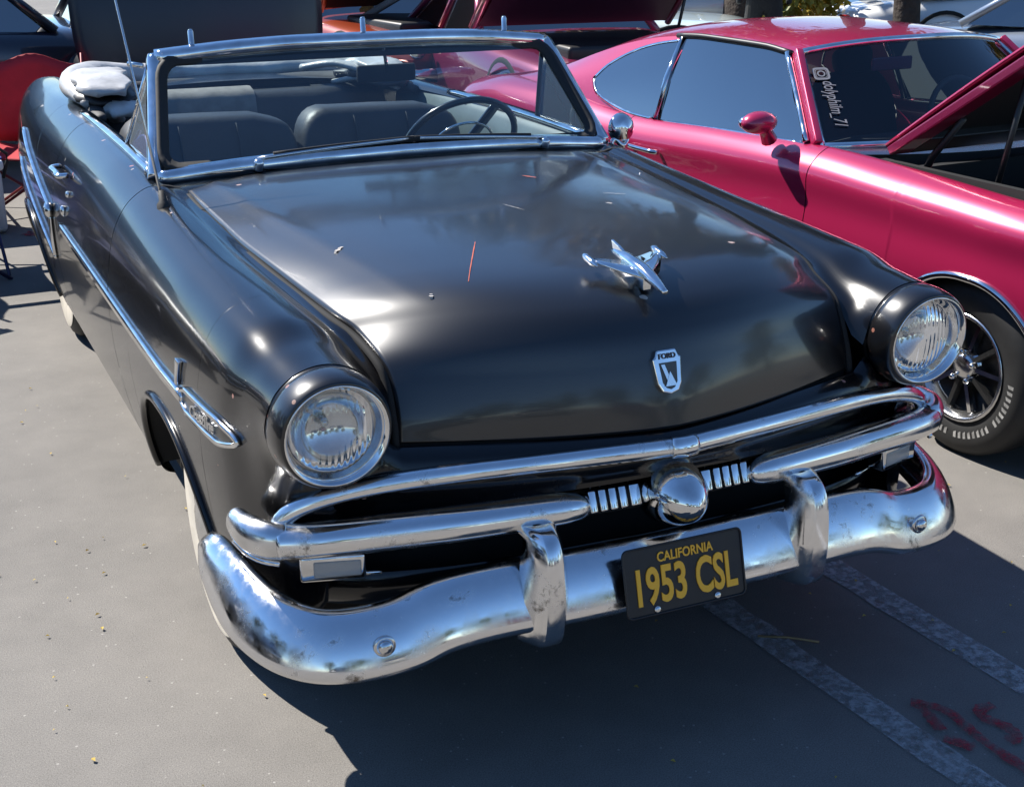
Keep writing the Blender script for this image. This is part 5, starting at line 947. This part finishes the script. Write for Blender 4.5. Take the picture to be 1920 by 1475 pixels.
b = MB(); b.box((0, 0, .405), (.53, .37, .06)); b.build('lid', mat('cooler_lid', (.70, .71, .72), .4), t, bev=.02)
b = MB(); b.tube(smooth([(-.27, 0, .30), (-.29, 0, .46), (0, 0, .50), (.29, 0, .46), (.27, 0, .30)], 20), .01, 8); b.build('handle', M_rubber, t)
# ------------------------------------------------------------------ bystanders
def person(label, loc, rz, top, legs, arm):
    """one continuous skinned body; clothing by height, head with hair"""
    root = thing('person', label, 'person', loc, rz)
    J = {'pel': (0, 0, .95), 'che': (0, .0, 1.25), 'nek': (0, 0, 1.47), 'hd0': (0, -.02, 1.57), 'hd1': (0, -.02, 1.70)}
    for s, n in ((1, 'l'), (-1, 'r')):
        J.update({'hip' + n: (s * .10, 0, .88), 'kne' + n: (s * .12, -.03, .49), 'ank' + n: (s * .13, 0, .08), 'toe' + n: (s * .15, -.15, .035), 'sho' + n: (s * .20, 0, 1.40), 'elb' + n: (s * .27, .02, 1.12), 'wri' + n: (s * .24, arm, .95 + abs(arm) * .6), 'fin' + n: (s * .23, arm * 1.25 - .03, .86 + abs(arm) * .7)})
    R_ = {'pel': .15, 'che': .16, 'nek': .058, 'hd0': .085, 'hd1': .095, 'hip': .095, 'kne': .062, 'ank': .045, 'toe': .04, 'sho': .065, 'elb': .045, 'wri': .032, 'fin': .03}
    E = [('pel', 'che'), ('che', 'nek'), ('nek', 'hd0'), ('hd0', 'hd1')]
    for n in 'lr': E += [('pel', 'hip' + n), ('hip' + n, 'kne' + n), ('kne' + n, 'ank' + n), ('ank' + n, 'toe' + n), ('che', 'sho' + n), ('sho' + n, 'elb' + n), ('elb' + n, 'wri' + n), ('wri' + n, 'fin' + n)]
    K = list(J); me = bpy.data.meshes.new('body'); me.from_pydata([J[k] for k in K], [(K.index(a), K.index(c)) for a, c in E], []); o = bpy.data.objects.new('body', me); COL.objects.link(o); o.parent = root
    o.modifiers.new('k', 'SKIN'); sk = me.skin_vertices[0] if me.skin_vertices else None
    if sk is None: bpy.context.view_layer.objects.active = o
    lay = me.skin_vertices[0].data
    for i, k in enumerate(K): r = R_.get(k, R_.get(k[:3], .05)); lay[i].radius = (r, r * (.72 if k in ('pel', 'che') else 1)); lay[i].use_root = (k == 'pel')
    sb = o.modifiers.new('s', 'SUBSURF'); sb.levels = sb.render_levels = 2
    def cl(m, N, L, b):
        tc = N.new('ShaderNodeTexCoord'); sx = N.new('ShaderNodeSeparateXYZ'); L.new(tc.outputs['Object'], sx.inputs[0]); cr = N.new('ShaderNodeValToRGB'); cr.color_ramp.interpolation = 'CONSTANT'; e = cr.color_ramp.elements
        mr = N.new('ShaderNodeMapRange'); mr.inputs['From Max'].default_value = 1.8; L.new(sx.outputs['Z'], mr.inputs['Value']); L.new(mr.outputs['Result'], cr.inputs['Fac'])
        e[0].position = 0; e[0].color = (.02, .02, .02, 1); e[1].position = .05; e[1].color = (*legs, 1)
        for p, c in ((.54, top), (.81, (.45, .27, .19))): q = e.new(p); q.color = (*c, 1)
        L.new(cr.outputs['Color'], b.inputs['Base Color'])
    o.data.materials.append(mat('clothes_' + str(len(MATS)), (.1, .1, .1), .8, build=cl)); 
    for p in me.polygons: p.use_smooth = True
    b = MB(); b.ell((0, .005, 1.70), (.095, .105, .10)); b.build('hair', mat('hair', (.02, .013, .01), .6), root)
    return root
person('person in dark clothes standing behind the soft-top car, arms forward', (5.1, 12.9, 0), R(-20), (.03, .03, .035), (.012, .012, .015), -.25)
person('person in a pale blue top standing behind the soft-top car', (4.35, 13.4, 0), R(30), (.25, .32, .45), (.015, .015, .02), -.1)
person('person in red top and black trousers beyond the dark magenta car', (6.35, 8.9, 0), R(-30), (.30, .03, .04), (.01, .01, .01), .05)
# ------------------------------------------------------------------ fallen bits on the asphalt
b = MB(); r = np.random.default_rng(11)
for i in range(170):
    x, y = r.uniform(-1.7, 2.2), r.uniform(-.6, 3.2); a = r.random() * 6; s = r.uniform(.004, .009); b.add([(x + s * math.cos(a), y + s * math.sin(a), .006), (x - s * .6 * math.sin(a), y + s * .6 * math.cos(a), .010), (x - s * math.cos(a), y - s * math.sin(a), .006), (x + s * .6 * math.sin(a), y - s * .6 * math.cos(a), .009)], [(0, 1, 2, 3)])
lo_ = b.build('fallen_petals', mat('dry_petal', (.42, .30, .06), .8), sm=False); lo_['kind'] = 'stuff'; lo_['label'] = 'tiny dry yellow petals scattered on the asphalt'; lo_['category'] = 'petals'
b = MB(); b.tube([(.445, .300, .006), (.51, .255, .010), (.575, .205, .006)], .003, 6); tag(b.build('twig', mat('dry_twig', (.25, .18, .09), .8)), 'thin dry twig on the shaded asphalt beside the bay line', 'twig')
for o in bpy.data.objects:
    if '_off' in o: del o['_off']
